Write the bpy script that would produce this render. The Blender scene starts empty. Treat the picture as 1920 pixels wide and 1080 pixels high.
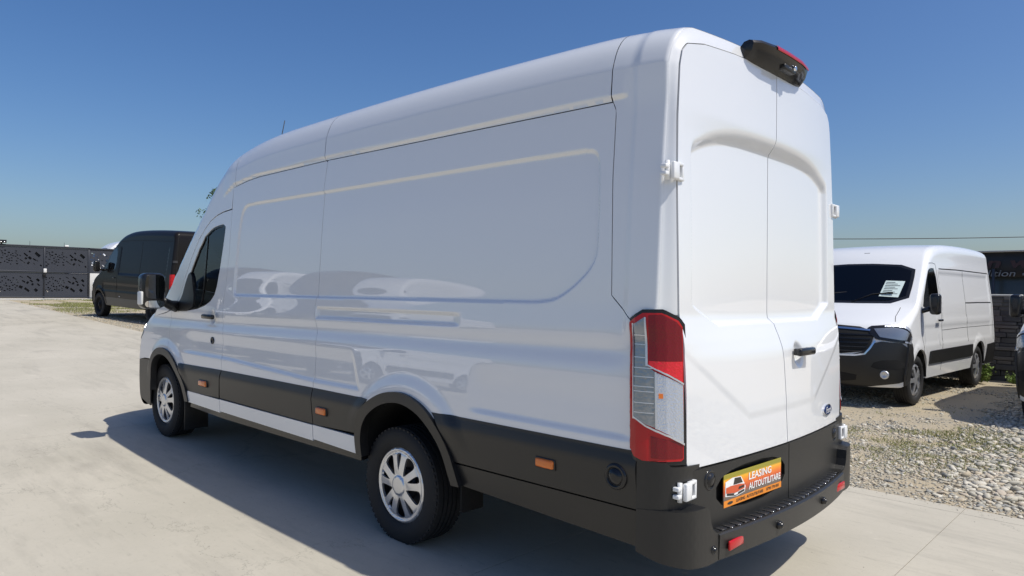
import bpy, bmesh, math, random
import numpy as np
from mathutils import Vector, Matrix
from mathutils.geometry import delaunay_2d_cdt

S = bpy.context.scene
COL = S.collection
random.seed(11)
RNG = np.random.default_rng(11)
PI = math.pi

# ------------------------------------------------------------------ camera
YAW, PITCH, ROLL = -0.806, 0.0037, 0.0141
CAM = np.array([-3.396, 3.584, 1.524])
_f = np.array([math.cos(YAW) * math.cos(PITCH), math.sin(YAW) * math.cos(PITCH), math.sin(PITCH)])
_r = np.array([math.sin(YAW), -math.cos(YAW), 0.0])
_u = np.cross(_r, _f)
_r, _u = _r * math.cos(ROLL) + _u * math.sin(ROLL), -_r * math.sin(ROLL) + _u * math.cos(ROLL)
cam = bpy.data.cameras.new("camera")
cam.sensor_width = 36.0
cam.lens = 36.0 * 1317.6 / 1920.0
cam.clip_start, cam.clip_end = 0.05, 3000.0
camo = bpy.data.objects.new("camera", cam)
COL.objects.link(camo)
camo.matrix_world = Matrix(((_r[0], _u[0], -_f[0], CAM[0]), (_r[1], _u[1], -_f[1], CAM[1]), (_r[2], _u[2], -_f[2], CAM[2]), (0, 0, 0, 1)))
S.camera = camo

# ------------------------------------------------------------------ sky, sun, exposure
SUNV = Vector((0.60, 0.19, -1.0))
w = bpy.data.worlds.new("World")
S.world = w
w.use_nodes = True
nt = w.node_tree
nt.nodes.clear()
sky = nt.nodes.new("ShaderNodeTexSky")
sky.sky_type = 'NISHITA'
sky.sun_disc = False
sky.sun_elevation = math.atan2(1.0, math.hypot(0.60, 0.19))
sky.sun_rotation = math.atan2(-0.60, -0.19)
sky.altitude = 0
sky.air_density = 1.0
sky.dust_density = 1.9
sky.ozone_density = 4.2
bg = nt.nodes.new("ShaderNodeBackground")
bg.inputs["Strength"].default_value = 0.117
hs = nt.nodes.new("ShaderNodeHueSaturation")
hs.inputs["Saturation"].default_value = 1.24
hs.inputs["Hue"].default_value = 0.507
wo = nt.nodes.new("ShaderNodeOutputWorld")
nt.links.new(sky.outputs[0], hs.inputs["Color"])
nt.links.new(hs.outputs[0], bg.inputs[0])
nt.links.new(bg.outputs[0], wo.inputs[0])
sl = bpy.data.lights.new("sun", 'SUN')
sl.energy = 4.05
sl.angle = math.radians(0.5)
sl.color = (1.0, 0.955, 0.87)
so = bpy.data.objects.new("sun", sl)
COL.objects.link(so)
so.rotation_euler = SUNV.to_track_quat('-Z', 'Y').to_euler()
S.view_settings.view_transform = 'Standard'
S.view_settings.look = 'None'
S.view_settings.exposure = 0.0
S.view_settings.gamma = 1.0
S.view_settings.use_curve_mapping = False
S.cycles.max_bounces = 8
S.cycles.transparent_max_bounces = 12

# ------------------------------------------------------------------ materials
def nodes(m):
    m.use_nodes = True
    n = m.node_tree
    return n, n.nodes["Principled BSDF"]

def mk(name, col, rough=0.5, metal=0.0, coat=0.0, spec=0.5, var=0.0, vscale=4.0, bump=0.0, bscale=60.0, trans=0.0, coatr=0.03, coat_ior=1.5):
    m = bpy.data.materials.new(name)
    n, b = nodes(m)
    b.inputs["Base Color"].default_value = (*col, 1)
    b.inputs["Roughness"].default_value = rough
    b.inputs["Metallic"].default_value = metal
    b.inputs["Coat Weight"].default_value = coat
    b.inputs["Coat Roughness"].default_value = coatr
    b.inputs["Specular IOR Level"].default_value = spec
    b.inputs["Transmission Weight"].default_value = trans
    b.inputs["Coat IOR"].default_value = coat_ior
    tc = n.nodes.new("ShaderNodeTexCoord")
    if var > 0:
        t = n.nodes.new("ShaderNodeTexNoise")
        t.inputs["Scale"].default_value = vscale
        t.inputs["Detail"].default_value = 6
        n.links.new(tc.outputs["Object"], t.inputs["Vector"])
        mx = n.nodes.new("ShaderNodeMix")
        mx.data_type = 'RGBA'
        mx.inputs[6].default_value = (*[c * (1 - var) for c in col], 1)
        mx.inputs[7].default_value = (*[min(1, c * (1 + var)) for c in col], 1)
        n.links.new(t.outputs["Fac"], mx.inputs[0])
        n.links.new(mx.outputs[2], b.inputs["Base Color"])
        ad = n.nodes.new("ShaderNodeMapRange")
        ad.inputs[3].default_value = max(0.0, rough - 0.06)
        ad.inputs[4].default_value = rough + 0.06
        n.links.new(t.outputs["Fac"], ad.inputs[0])
        n.links.new(ad.outputs[0], b.inputs["Roughness"])
    if bump > 0:
        t2 = n.nodes.new("ShaderNodeTexNoise")
        t2.inputs["Scale"].default_value = bscale
        t2.inputs["Detail"].default_value = 3
        n.links.new(tc.outputs["Object"], t2.inputs["Vector"])
        bp = n.nodes.new("ShaderNodeBump")
        bp.inputs["Strength"].default_value = bump
        bp.inputs["Distance"].default_value = 0.01
        n.links.new(t2.outputs["Fac"], bp.inputs["Height"])
        n.links.new(bp.outputs[0], b.inputs["Normal"])
        if coat > 0:
            n.links.new(bp.outputs[0], b.inputs["Coat Normal"])
    return m

def mk_glass(name, tint, gloss_rough=0.0, fac=0.12):
    m = bpy.data.materials.new(name)
    n, b = nodes(m)
    n.nodes.remove(b)
    tr = n.nodes.new("ShaderNodeBsdfTransparent")
    tr.inputs[0].default_value = (*tint, 1)
    gl = n.nodes.new("ShaderNodeBsdfGlossy")
    gl.inputs["Roughness"].default_value = gloss_rough
    lw = n.nodes.new("ShaderNodeFresnel")
    lw.inputs["IOR"].default_value = 1.5
    mx = n.nodes.new("ShaderNodeMixShader")
    n.links.new(lw.outputs[0], mx.inputs[0])
    n.links.new(tr.outputs[0], mx.inputs[1])
    n.links.new(gl.outputs[0], mx.inputs[2])
    n.links.new(mx.outputs[0], n.nodes["Material Output"].inputs[0])
    return m

M = {}
M['white'] = mk("white_paint", (0.755, 0.765, 0.77), 0.4, coat=1.0, spec=0.3, bump=0.006, bscale=2.5, coatr=0.008, coat_ior=1.85)
M['white2'] = mk("white_paint_dusty", (0.78, 0.785, 0.78), 0.38, coat=0.8, coatr=0.05)
M['black_paint'] = mk("dark_brown_paint", (0.012, 0.0105, 0.0105), 0.3, coat=0.14, coatr=0.02, spec=0.10)
M['black_paint_dirty'] = mk("dusty_dark_paint", (0.045, 0.042, 0.036), 0.5, coat=0.3, coatr=0.2, var=0.3, vscale=3)
M['plastic'] = mk("black_plastic", (0.015, 0.0147, 0.0142), 0.36, var=0.15, vscale=3, bump=0.05, bscale=500)
M['plastic_grey'] = mk("worn_black_plastic", (0.021, 0.0205, 0.019), 0.38, var=0.25, vscale=2.2, bump=0.06, bscale=500)
M['gloss_black'] = mk("gloss_black_plastic", (0.012, 0.012, 0.013), 0.18)
M['gap'] = mk("gap_black", (0.004, 0.004, 0.004), 0.8)
M['rubber'] = mk("tyre_rubber", (0.013, 0.013, 0.0135), 0.75, var=0.3, vscale=9, bump=0.1, bscale=120)
M['silver'] = mk("silver_hubcap", (0.70, 0.71, 0.73), 0.30, metal=0.8, var=0.06, vscale=12)
M['steel'] = mk("dark_steel", (0.05, 0.05, 0.052), 0.5, metal=0.5)
M['chrome'] = mk("chrome", (0.75, 0.76, 0.78), 0.12, metal=1.0)
M['red'] = mk("red_lens", (0.46, 0.006, 0.010), 0.16, coat=0.4, spec=0.3)
M['red_dark'] = mk("dark_red_lens", (0.17, 0.003, 0.006), 0.15, coat=0.4, spec=0.3, bump=0.25, bscale=160)
M['red_bright'] = mk("bright_red_lens", (0.66, 0.010, 0.015), 0.10, coat=0.5, bump=0.4, bscale=110)
M['clear'] = mk("clear_lens", (0.30, 0.32, 0.34), 0.18, metal=0.6, coat=0.8, bump=0.15, bscale=60)
M['clear_bright'] = mk("clear_ribbed_lens", (0.62, 0.64, 0.67), 0.18, metal=0.7, coat=0.8, bump=0.4, bscale=140)
M['orange'] = mk("orange_lens", (0.72, 0.17, 0.012), 0.2, coat=0.6, bump=0.2, bscale=150)
M['glass'] = mk_glass("tinted_glass", (0.72, 0.80, 0.78))
M['glass_dark'] = mk_glass("dark_glass", (0.30, 0.34, 0.34))
M['mirror'] = mk("mirror_glass", (0.10, 0.105, 0.12), 0.03, metal=1.0)
M['mirror2'] = mk("wide_mirror_glass", (0.70, 0.72, 0.75), 0.03, metal=1.0)
M['interior'] = mk("cab_interior", (0.05, 0.05, 0.052), 0.7)
M['interior_lt'] = mk("cab_lining", (0.42, 0.42, 0.40), 0.8)
M['seat'] = mk("seat_fabric", (0.035, 0.036, 0.04), 0.9)
M['paper'] = mk("paper", (0.62, 0.72, 0.68), 0.6)
M['ink'] = mk("ink", (0.05, 0.06, 0.06), 0.7)
M['p_orange'] = mk("print_orange", (0.80, 0.26, 0.02), 0.4)
M['p_white'] = mk("print_white", (0.85, 0.85, 0.82), 0.4)
M['p_dark'] = mk("print_dark", (0.03, 0.025, 0.02), 0.4)
M['p_red'] = mk("print_red", (0.62, 0.10, 0.03), 0.4)
M['blue'] = mk("emblem_blue", (0.012, 0.035, 0.14), 0.15, coat=1.0)
M['gate'] = mk("anthracite_paint", (0.034, 0.038, 0.050), 0.5, var=0.1, vscale=1.5)
M['gate_edge'] = mk("anthracite_frame", (0.020, 0.023, 0.032), 0.45)
M['wall_white'] = mk("white_render", (0.60, 0.59, 0.56), 0.85, var=0.12, vscale=3)
M['kiosk'] = mk("black_cladding", (0.012, 0.012, 0.014), 0.5)
M['kiosk_panel'] = mk("green_grey_panel", (0.055, 0.066, 0.066), 0.25)
M['coping'] = mk("pale_coping", (0.45, 0.45, 0.43), 0.8)
M['sign_red'] = mk("dark_red_letters", (0.045, 0.016, 0.018), 0.5)
M['sign_grey'] = mk("grey_letters", (0.22, 0.23, 0.24), 0.5)
M['trim_white'] = mk("white_trim", (0.72, 0.72, 0.70), 0.5)
M['bark'] = mk("bark", (0.09, 0.07, 0.05), 0.9, var=0.3, vscale=10)
M['leaf'] = mk("leaf_green", (0.060, 0.105, 0.030), 0.6, var=0.45, vscale=2.0)
M['weed_leaf'] = mk("weed_leaf", (0.13, 0.20, 0.035), 0.6, var=0.4, vscale=9)
M['grass'] = mk("dry_grass", (0.22, 0.23, 0.075), 0.8, var=0.5, vscale=3)
M['cable'] = mk("cable_black", (0.02, 0.02, 0.02), 0.6)
M['wood'] = mk("pole_grey", (0.25, 0.24, 0.22), 0.9)

# plate print: the yellow / orange / red bands of the printed plate, by the plate's own coordinate
def mk_plate(name):
    m = bpy.data.materials.new(name)
    n, b = nodes(m)
    tc = n.nodes.new("ShaderNodeTexCoord")
    sx = n.nodes.new("ShaderNodeSeparateXYZ")
    n.links.new(tc.outputs["Generated"], sx.inputs[0])
    cr = n.nodes.new("ShaderNodeValToRGB")
    e = cr.color_ramp.elements
    e[0].position, e[0].color = 0.0, (0.16, 0.14, 0.12, 1)
    e[1].position, e[1].color = 1.0, (0.30, 0.26, 0.03, 1)
    for p, c in ((0.30, (0.20, 0.15, 0.12, 1)), (0.46, (0.60, 0.09, 0.03, 1)), (0.64, (0.85, 0.20, 0.03, 1)), (0.82, (0.88, 0.42, 0.03, 1)), (0.88, (0.30, 0.26, 0.03, 1))):
        k = e.new(p)
        k.color = c
    n.links.new(sx.outputs[2], cr.inputs[0])
    n.links.new(cr.outputs[0], b.inputs["Base Color"])
    b.inputs["Roughness"].default_value = 0.35
    return m
M['plate'] = mk_plate("printed_plate")

def ground_mat(name, c1, c2, c3, scale, bump, bscale, spots=None):
    m = bpy.data.materials.new(name)
    n, b = nodes(m)
    L = n.links
    geo = n.nodes.new("ShaderNodeNewGeometry")
    def noise(sc, det=8, rough=0.6, stretch=None):
        t = n.nodes.new("ShaderNodeTexNoise")
        t.inputs["Scale"].default_value = sc
        t.inputs["Detail"].default_value = det
        t.inputs["Roughness"].default_value = rough
        if stretch:
            mp = n.nodes.new("ShaderNodeMapping")
            mp.inputs["Scale"].default_value = stretch
            L.new(geo.outputs["Position"], mp.inputs[0])
            L.new(mp.outputs[0], t.inputs["Vector"])
        else:
            L.new(geo.outputs["Position"], t.inputs["Vector"])
        return t
    def mixc(f, a, bb):
        x = n.nodes.new("ShaderNodeMix")
        x.data_type = 'RGBA'
        if hasattr(a, 'is_linked'):
            L.new(a, x.inputs[6])
        else:
            x.inputs[6].default_value = (*a, 1)
        x.inputs[7].default_value = (*bb, 1)
        L.new(f, x.inputs[0])
        return x.outputs[2]
    def ramp(f, lo, hi, gain=1.0):
        r = n.nodes.new("ShaderNodeMapRange")
        r.inputs[1].default_value, r.inputs[2].default_value = lo, hi
        r.inputs[4].default_value = gain
        L.new(f, r.inputs[0])
        return r.outputs[0]
    a = noise(scale)
    col = mixc(ramp(a.outputs[0], 0.35, 0.68), c1, c2)
    fine = noise(scale * 40, 4)
    col = mixc(ramp(fine.outputs[0], 0.55, 0.75, 0.5), col, c3)
    if spots:
        # wear with its own shape: scuffs drawn out along the drive, patches and small dark specks
        s1 = noise(0.9, 10, 0.7, (0.5, 2.2, 1))
        col = mixc(ramp(s1.outputs[0], 0.50, 0.72, 0.62), col, spots)
        s2 = noise(9, 8, 0.72, (0.45, 3.2, 1))
        col = mixc(ramp(s2.outputs[0], 0.58, 0.70, 0.45), col, spots)
        s4 = noise(2.6, 12, 0.8)
        col = mixc(ramp(s4.outputs[0], 0.60, 0.66, 0.28), col, tuple(c * 1.28 for c in c2))
        s5 = noise(0.75, 3, 0.5)
        col = mixc(ramp(s5.outputs[0], 0.66, 0.76, 0.42), col, (0.20, 0.185, 0.16))
        vo = n.nodes.new("ShaderNodeTexVoronoi")
        vo.feature = 'DISTANCE_TO_EDGE'
        vo.inputs["Scale"].default_value = 0.28
        wp_ = n.nodes.new("ShaderNodeVectorMath")
        wp_.operation = 'MULTIPLY_ADD'
        wn = noise(1.4, 8, 0.7)
        L.new(wn.outputs["Color"], wp_.inputs[0])
        wp_.inputs[1].default_value = (1.3, 1.3, 0)
        L.new(geo.outputs["Position"], wp_.inputs[2])
        L.new(wp_.outputs[0], vo.inputs["Vector"])
        inv = n.nodes.new("ShaderNodeMapRange")
        inv.inputs[1].default_value, inv.inputs[2].default_value = 0.0, 0.0022
        inv.inputs[3].default_value, inv.inputs[4].default_value = 0.42, 0.0
        L.new(vo.outputs["Distance"], inv.inputs[0])
        col = mixc(inv.outputs[0], col, (0.13, 0.12, 0.10))
        s3 = noise(55, 2, 0.5)
        col = mixc(ramp(s3.outputs[0], 0.735, 0.76, 0.75), col, (0.10, 0.09, 0.08))
    L.new(col, b.inputs["Base Color"])
    b.inputs["Roughness"].default_value = 0.85
    b.inputs["Specular IOR Level"].default_value = 0.25
    bn = noise(bscale, 6, 0.65)
    bp = n.nodes.new("ShaderNodeBump")
    bp.inputs["Strength"].default_value = bump
    bp.inputs["Distance"].default_value = 0.02
    L.new(bn.outputs[0], bp.inputs["Height"])
    L.new(bp.outputs[0], b.inputs["Normal"])
    return m
M['concrete'] = ground_mat("concrete", (0.44, 0.408, 0.335), (0.51, 0.472, 0.392), (0.40, 0.37, 0.30), 0.8, 0.12, 60, spots=(0.27, 0.25, 0.21))
M['joint'] = mk("joint_filler", (0.20, 0.185, 0.16), 0.95)
M['sand'] = ground_mat("sandy_gravel", (0.45, 0.375, 0.255), (0.37, 0.33, 0.255), (0.25, 0.22, 0.18), 1.6, 0.8, 28)
M['stones'] = []
for k, c in enumerate([(0.48, 0.445, 0.36), (0.40, 0.375, 0.31), (0.58, 0.54, 0.45), (0.47, 0.40, 0.29), (0.28, 0.275, 0.25), (0.48, 0.41, 0.32)]):
    M['stones'].append(mk("river_stone_%d" % k, c, 0.8, var=0.22, vscale=14, bump=0.2, bscale=60))
M['cladstone'] = [mk("slate_%d" % k, c, 0.85, var=0.25, vscale=7, bump=0.5, bscale=35) for k, c in enumerate([(0.085, 0.087, 0.09), (0.115, 0.115, 0.115), (0.065, 0.068, 0.072), (0.14, 0.135, 0.13)])]

# ------------------------------------------------------------------ mesh helpers
def ob(name, V, F, mat, parent=None, N=None, smooth=True, mi=None):
    me = bpy.data.meshes.new(name)
    V = np.asarray(V, float)
    me.from_pydata(V.tolist(), [], F if isinstance(F, list) else F.tolist())
    for m in (mat if isinstance(mat, (list, tuple)) else [mat]):
        me.materials.append(m)
    if mi is not None:
        me.polygons.foreach_set("material_index", np.asarray(mi, dtype=np.int32))
    if smooth:
        me.shade_smooth()
        if N is not None:
            me.normals_split_custom_set_from_vertices(np.asarray(N).tolist())
    o = bpy.data.objects.new(name, me)
    COL.objects.link(o)
    if parent is not None:
        o.parent = parent
    return o

def tag(o, label, cat, group=None, kind=None):
    o['label'] = label
    o['category'] = cat
    if group:
        o['group'] = group
    if kind:
        o['kind'] = kind
    return o

def root(name, loc, rz=0.0):
    o = bpy.data.objects.new(name, None)
    o.empty_display_size = 0.3
    COL.objects.link(o)
    o.location = loc
    o.rotation_euler = (0, 0, rz)
    return o

def join(*parts):
    Vs, Fs, o = [], [], 0
    for V, F in parts:
        V = np.asarray(V, float)
        Vs.append(V)
        Fs += [[i + o for i in f] for f in F]
        o += len(V)
    return np.vstack(Vs), Fs

def rbox(c, s, b=0.01, seg=2):
    bm = bmesh.new()
    bmesh.ops.create_cube(bm, size=1.0)
    for v in bm.verts:
        v.co = Vector((v.co.x * s[0], v.co.y * s[1], v.co.z * s[2]))
    if b > 0:
        bmesh.ops.bevel(bm, geom=list(bm.edges), offset=min(b, min(s) * 0.45), segments=seg, affect='EDGES', profile=0.5)
    V = np.array([v.co for v in bm.verts]) + np.array(c)
    bm.verts.index_update()
    F = [[v.index for v in f.verts] for f in bm.faces]
    bm.free()
    return V, F

def tube(pts, rad, n=8, cap=True):
    P = np.asarray(pts, float)
    R = np.full(len(P), rad) if np.isscalar(rad) else np.asarray(rad)
    V, F = [], []
    for i in range(len(P)):
        t = P[min(i + 1, len(P) - 1)] - P[max(i - 1, 0)]
        t = t / (np.linalg.norm(t) + 1e-12)
        a = np.array([0, 0, 1.0]) if abs(t[2]) < 0.9 else np.array([1.0, 0, 0])
        x = np.cross(t, a); x /= np.linalg.norm(x)
        y = np.cross(t, x)
        for k in range(n):
            an = 2 * PI * k / n
            V.append(P[i] + R[i] * (math.cos(an) * x + math.sin(an) * y))
    for i in range(len(P) - 1):
        for k in range(n):
            a, b = i * n + k, i * n + (k + 1) % n
            F.append([a, b, b + n, a + n])
    if cap:
        F.append(list(range(n))[::-1])
        F.append([(len(P) - 1) * n + k for k in range(n)])
    return np.array(V), F

def lathe(prof, n=32, axis='y', c=(0, 0, 0)):
    """prof: (radius, height) pairs; height runs along the axis."""
    V, F = [], []
    for r, h in prof:
        for k in range(n):
            a = 2 * PI * k / n
            p = (r * math.cos(a), h, r * math.sin(a)) if axis == 'y' else ((h, r * math.cos(a), r * math.sin(a)) if axis == 'x' else (r * math.cos(a), r * math.sin(a), h))
            V.append((p[0] + c[0], p[1] + c[1], p[2] + c[2]))
    for i in range(len(prof) - 1):
        for k in range(n):
            F.append([i * n + k, i * n + (k + 1) % n, (i + 1) * n + (k + 1) % n, (i + 1) * n + k])
    return np.array(V), F

def ss(x, a, b):
    t = np.clip((x - a) / (b - a), 0, 1)
    return t * t * (3 - 2 * t)

def chaikin(P, it=2, closed=True):
    P = np.asarray(P, float)
    for _ in range(it):
        if closed:
            Q = np.roll(P, -1, 0)
            P = np.stack([0.75 * P + 0.25 * Q, 0.25 * P + 0.75 * Q], 1).reshape(-1, P.shape[1])
        else:
            a, b = P[:-1], P[1:]
            mid = np.stack([0.75 * a + 0.25 * b, 0.25 * a + 0.75 * b], 1).reshape(-1, P.shape[1])
            P = np.vstack([P[:1], mid, P[-1:]])
    return P

def dens(P, res, closed=True):
    P = np.asarray(P, float)
    out = []
    n = len(P)
    for i in range(n if closed else n - 1):
        a, b = P[i], P[(i + 1) % n]
        d = np.linalg.norm(b - a)
        if d < 1e-7:
            continue
        k = max(1, int(math.ceil(d / res)))
        for j in range(k):
            out.append(a + (b - a) * j / k)
    if not closed:
        out.append(P[-1])
    return np.array(out)

def pip(Q, rings):
    ins = np.zeros(len(Q), bool)
    x, y = Q[:, 0], Q[:, 1]
    for R in rings:
        a, b = R, np.roll(R, -1, 0)
        for i0 in range(0, len(a), 64):
            aa, bb = a[i0:i0 + 64], b[i0:i0 + 64]
            cond = (aa[:, 1][None] > y[:, None]) != (bb[:, 1][None] > y[:, None])
            dy = (bb[:, 1] - aa[:, 1])
            dy = np.where(np.abs(dy) < 1e-12, 1e-12, dy)
            xi = (bb[:, 0] - aa[:, 0])[None] * (y[:, None] - aa[:, 1][None]) / dy[None] + aa[:, 0][None]
            ins ^= (np.sum(cond & (x[:, None] < xi), axis=1) % 2).astype(bool)
    return ins

def mind(Q, P):
    d = np.full(len(Q), 1e9)
    for i0 in range(0, len(P), 64):
        p = P[i0:i0 + 64]
        d = np.minimum(d, np.min((Q[:, 0][:, None] - p[:, 0][None]) ** 2 + (Q[:, 1][:, None] - p[:, 1][None]) ** 2, axis=1))
    return np.sqrt(d)

def nrm(f, uv, sg, e=0.004):
    du = np.array([e, 0]); dv = np.array([0, e])
    n = np.cross(f(uv + du) - f(uv - du), f(uv + dv) - f(uv - dv)) * sg
    return n / (np.linalg.norm(n, axis=1, keepdims=True) + 1e-15)

def patch(poly, f, res=0.03, holes=(), thick=0.01, off=0.0, sg=1, bres=None):
    """A sheet over a 2D outline carried onto the surface f, with a return flange of depth thick along every edge."""
    br = bres or res
    rings = [dens(poly, br)] + [dens(h, br) for h in holes]
    B = np.vstack(rings)
    lo, hi = B.min(0), B.max(0)
    xs = np.arange(lo[0] + res * 0.5, hi[0], res)
    ysr = np.arange(lo[1] + res * 0.5, hi[1], res)
    if len(xs) and len(ysr):
        gx, gy = np.meshgrid(xs, ysr)
        gx = gx + (np.arange(len(ysr)) % 2)[:, None] * res * 0.5
        Q = np.stack([gx.ravel(), gy.ravel()], 1)
        Q = Q[pip(Q, rings)]
        if len(Q):
            Q = Q[mind(Q, B) > 0.5 * min(res, br)]
    else:
        Q = np.zeros((0, 2))
    pts = np.vstack([B, Q])
    edges, o = [], 0
    for R in rings:
        n = len(R)
        edges += [(o + i, o + (i + 1) % n) for i in range(n)]
        o += n
    out = delaunay_2d_cdt([Vector((float(p[0]), float(p[1]))) for p in pts], edges, [], 0, 1e-8)
    uv = np.array([(p.x, p.y) for p in out[0]])
    T = np.array([list(t) for t in out[2]], int)
    T = T[pip(uv[T].mean(1), rings)]
    a, b, c = uv[T[:, 0]], uv[T[:, 1]], uv[T[:, 2]]
    cr = (b[:, 0] - a[:, 0]) * (c[:, 1] - a[:, 1]) - (b[:, 1] - a[:, 1]) * (c[:, 0] - a[:, 0])
    T = T[np.abs(cr) > 1e-12]; cr = cr[np.abs(cr) > 1e-12]
    T[cr < 0] = T[cr < 0][:, ::-1]
    P, N = f(uv), nrm(f, uv, sg)
    P = P + N * off
    if sg < 0:
        T = T[:, ::-1]
    F = T.tolist()
    if thick > 0:
        cnt = {}
        for t in F:
            for i in range(3):
                e = (t[i], t[(i + 1) % 3])
                cnt[e] = 1
        be = [e for e in cnt if (e[1], e[0]) not in cnt]
        k = len(P)
        PV, NV = [], []
        for (i, j) in be:
            d = P[j] - P[i]
            nn = np.cross(d, (N[i] + N[j]) * 0.5)
            nn = nn / (np.linalg.norm(nn) + 1e-15)
            PV += [P[i], P[j], P[j] - N[j] * thick, P[i] - N[i] * thick]
            NV += [nn] * 4
            F.append([k + 1, k, k + 3, k + 2])
            k += 4
        P = np.vstack([P, np.array(PV)])
        N = np.vstack([N, np.array(NV)])
    return P, F, N

def pob(name, pt, mat, parent=None):
    return ob(name, pt[0], pt[1], mat, parent, N=pt[2])

def grid(f, us, vs, sg=1):
    U, V = np.meshgrid(us, vs, indexing='ij')
    uv = np.stack([U.ravel(), V.ravel()], 1)
    P, N = f(uv), nrm(f, uv, sg, 0.002)
    nu, nv = len(us), len(vs)
    F = []
    for i in range(nu - 1):
        for j in range(nv - 1):
            q = [i * nv + j, (i + 1) * nv + j, (i + 1) * nv + j + 1, i * nv + j + 1]
            F.append(q if sg > 0 else q[::-1])
    return P, F, N

def joinN(*pts):
    Vs, Fs, Ns, o = [], [], [], 0
    for V, F, N in pts:
        Vs.append(V); Ns.append(N)
        Fs += [[i + o for i in f] for f in F]
        o += len(V)
    return np.vstack(Vs), Fs, np.vstack(Ns)

def mirrored(o, parent, name=None):
    """The same part on the vehicle's other side (y -> -y), with its own mesh."""
    me = o.data
    V = np.empty(len(me.vertices) * 3); me.vertices.foreach_get("co", V)
    V = V.reshape(-1, 3) * np.array([1, -1, 1])
    N = np.array([n.vector[:] for n in me.corner_normals]) if len(me.corner_normals) else None
    F = [list(p.vertices)[::-1] for p in me.polygons]
    mi = [p.material_index for p in me.polygons]
    sm = bool(len(me.polygons) and me.polygons[0].use_smooth)
    c = ob(name or o.name.split('.')[0], V, F, [m for m in me.materials], parent, smooth=sm, mi=mi)
    if sm and N is not None:
        vn = np.zeros_like(V)
        li = np.empty(len(me.loops), dtype=np.int32); me.loops.foreach_get("vertex_index", li)
        vn[li] = N * np.array([1, -1, 1])
        c.data.normals_split_custom_set_from_vertices(vn.tolist())
    for ch in list(o.children):
        mirrored(ch, c)
    return c

def text_geo(s, width, height=None, bold=0.0, depth=0.002, shear=0.0):
    """Flat letters as a mesh in the XY plane, lower left corner at the origin."""
    cu = bpy.data.curves.new("lettering", 'FONT')
    cu.body = s
    cu.extrude = depth
    cu.offset = bold
    cu.shear = shear
    cu.resolution_u = 3
    o = bpy.data.objects.new("lettering", cu)
    COL.objects.link(o)
    dg = bpy.context.evaluated_depsgraph_get()
    dg.update()
    me = o.evaluated_get(dg).to_mesh()
    V = np.array([v.co[:] for v in me.vertices])
    F = [list(p.vertices) for p in me.polygons]
    bpy.data.objects.remove(o)
    bpy.data.curves.remove(cu)
    V[:, :2] -= V[:, :2].min(0)
    sx = width / V[:, 0].max()
    V[:, 0] *= sx
    V[:, 1] *= (height / V[:, 1].max()) if height else sx
    return V, F

def place(V, o, ex, ey, ez):
    V = np.asarray(V)
    return np.array(o)[None] + V[:, :1] * np.array(ex)[None] + V[:, 1:2] * np.array(ey)[None] + V[:, 2:3] * np.array(ez)[None]

def prj(P):
    d = np.asarray(P, float) - CAM
    z = d @ _f
    return 960 + 1317.6 * (d @ _r) / z, 540 - 1317.6 * (d @ _u) / z, z

def GZ(x):
    x = np.asarray(x, float)
    return 0.034 * 0.7 * np.log1p(np.exp(np.clip((x - 2.0) / 0.7, -40, 40)))

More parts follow.
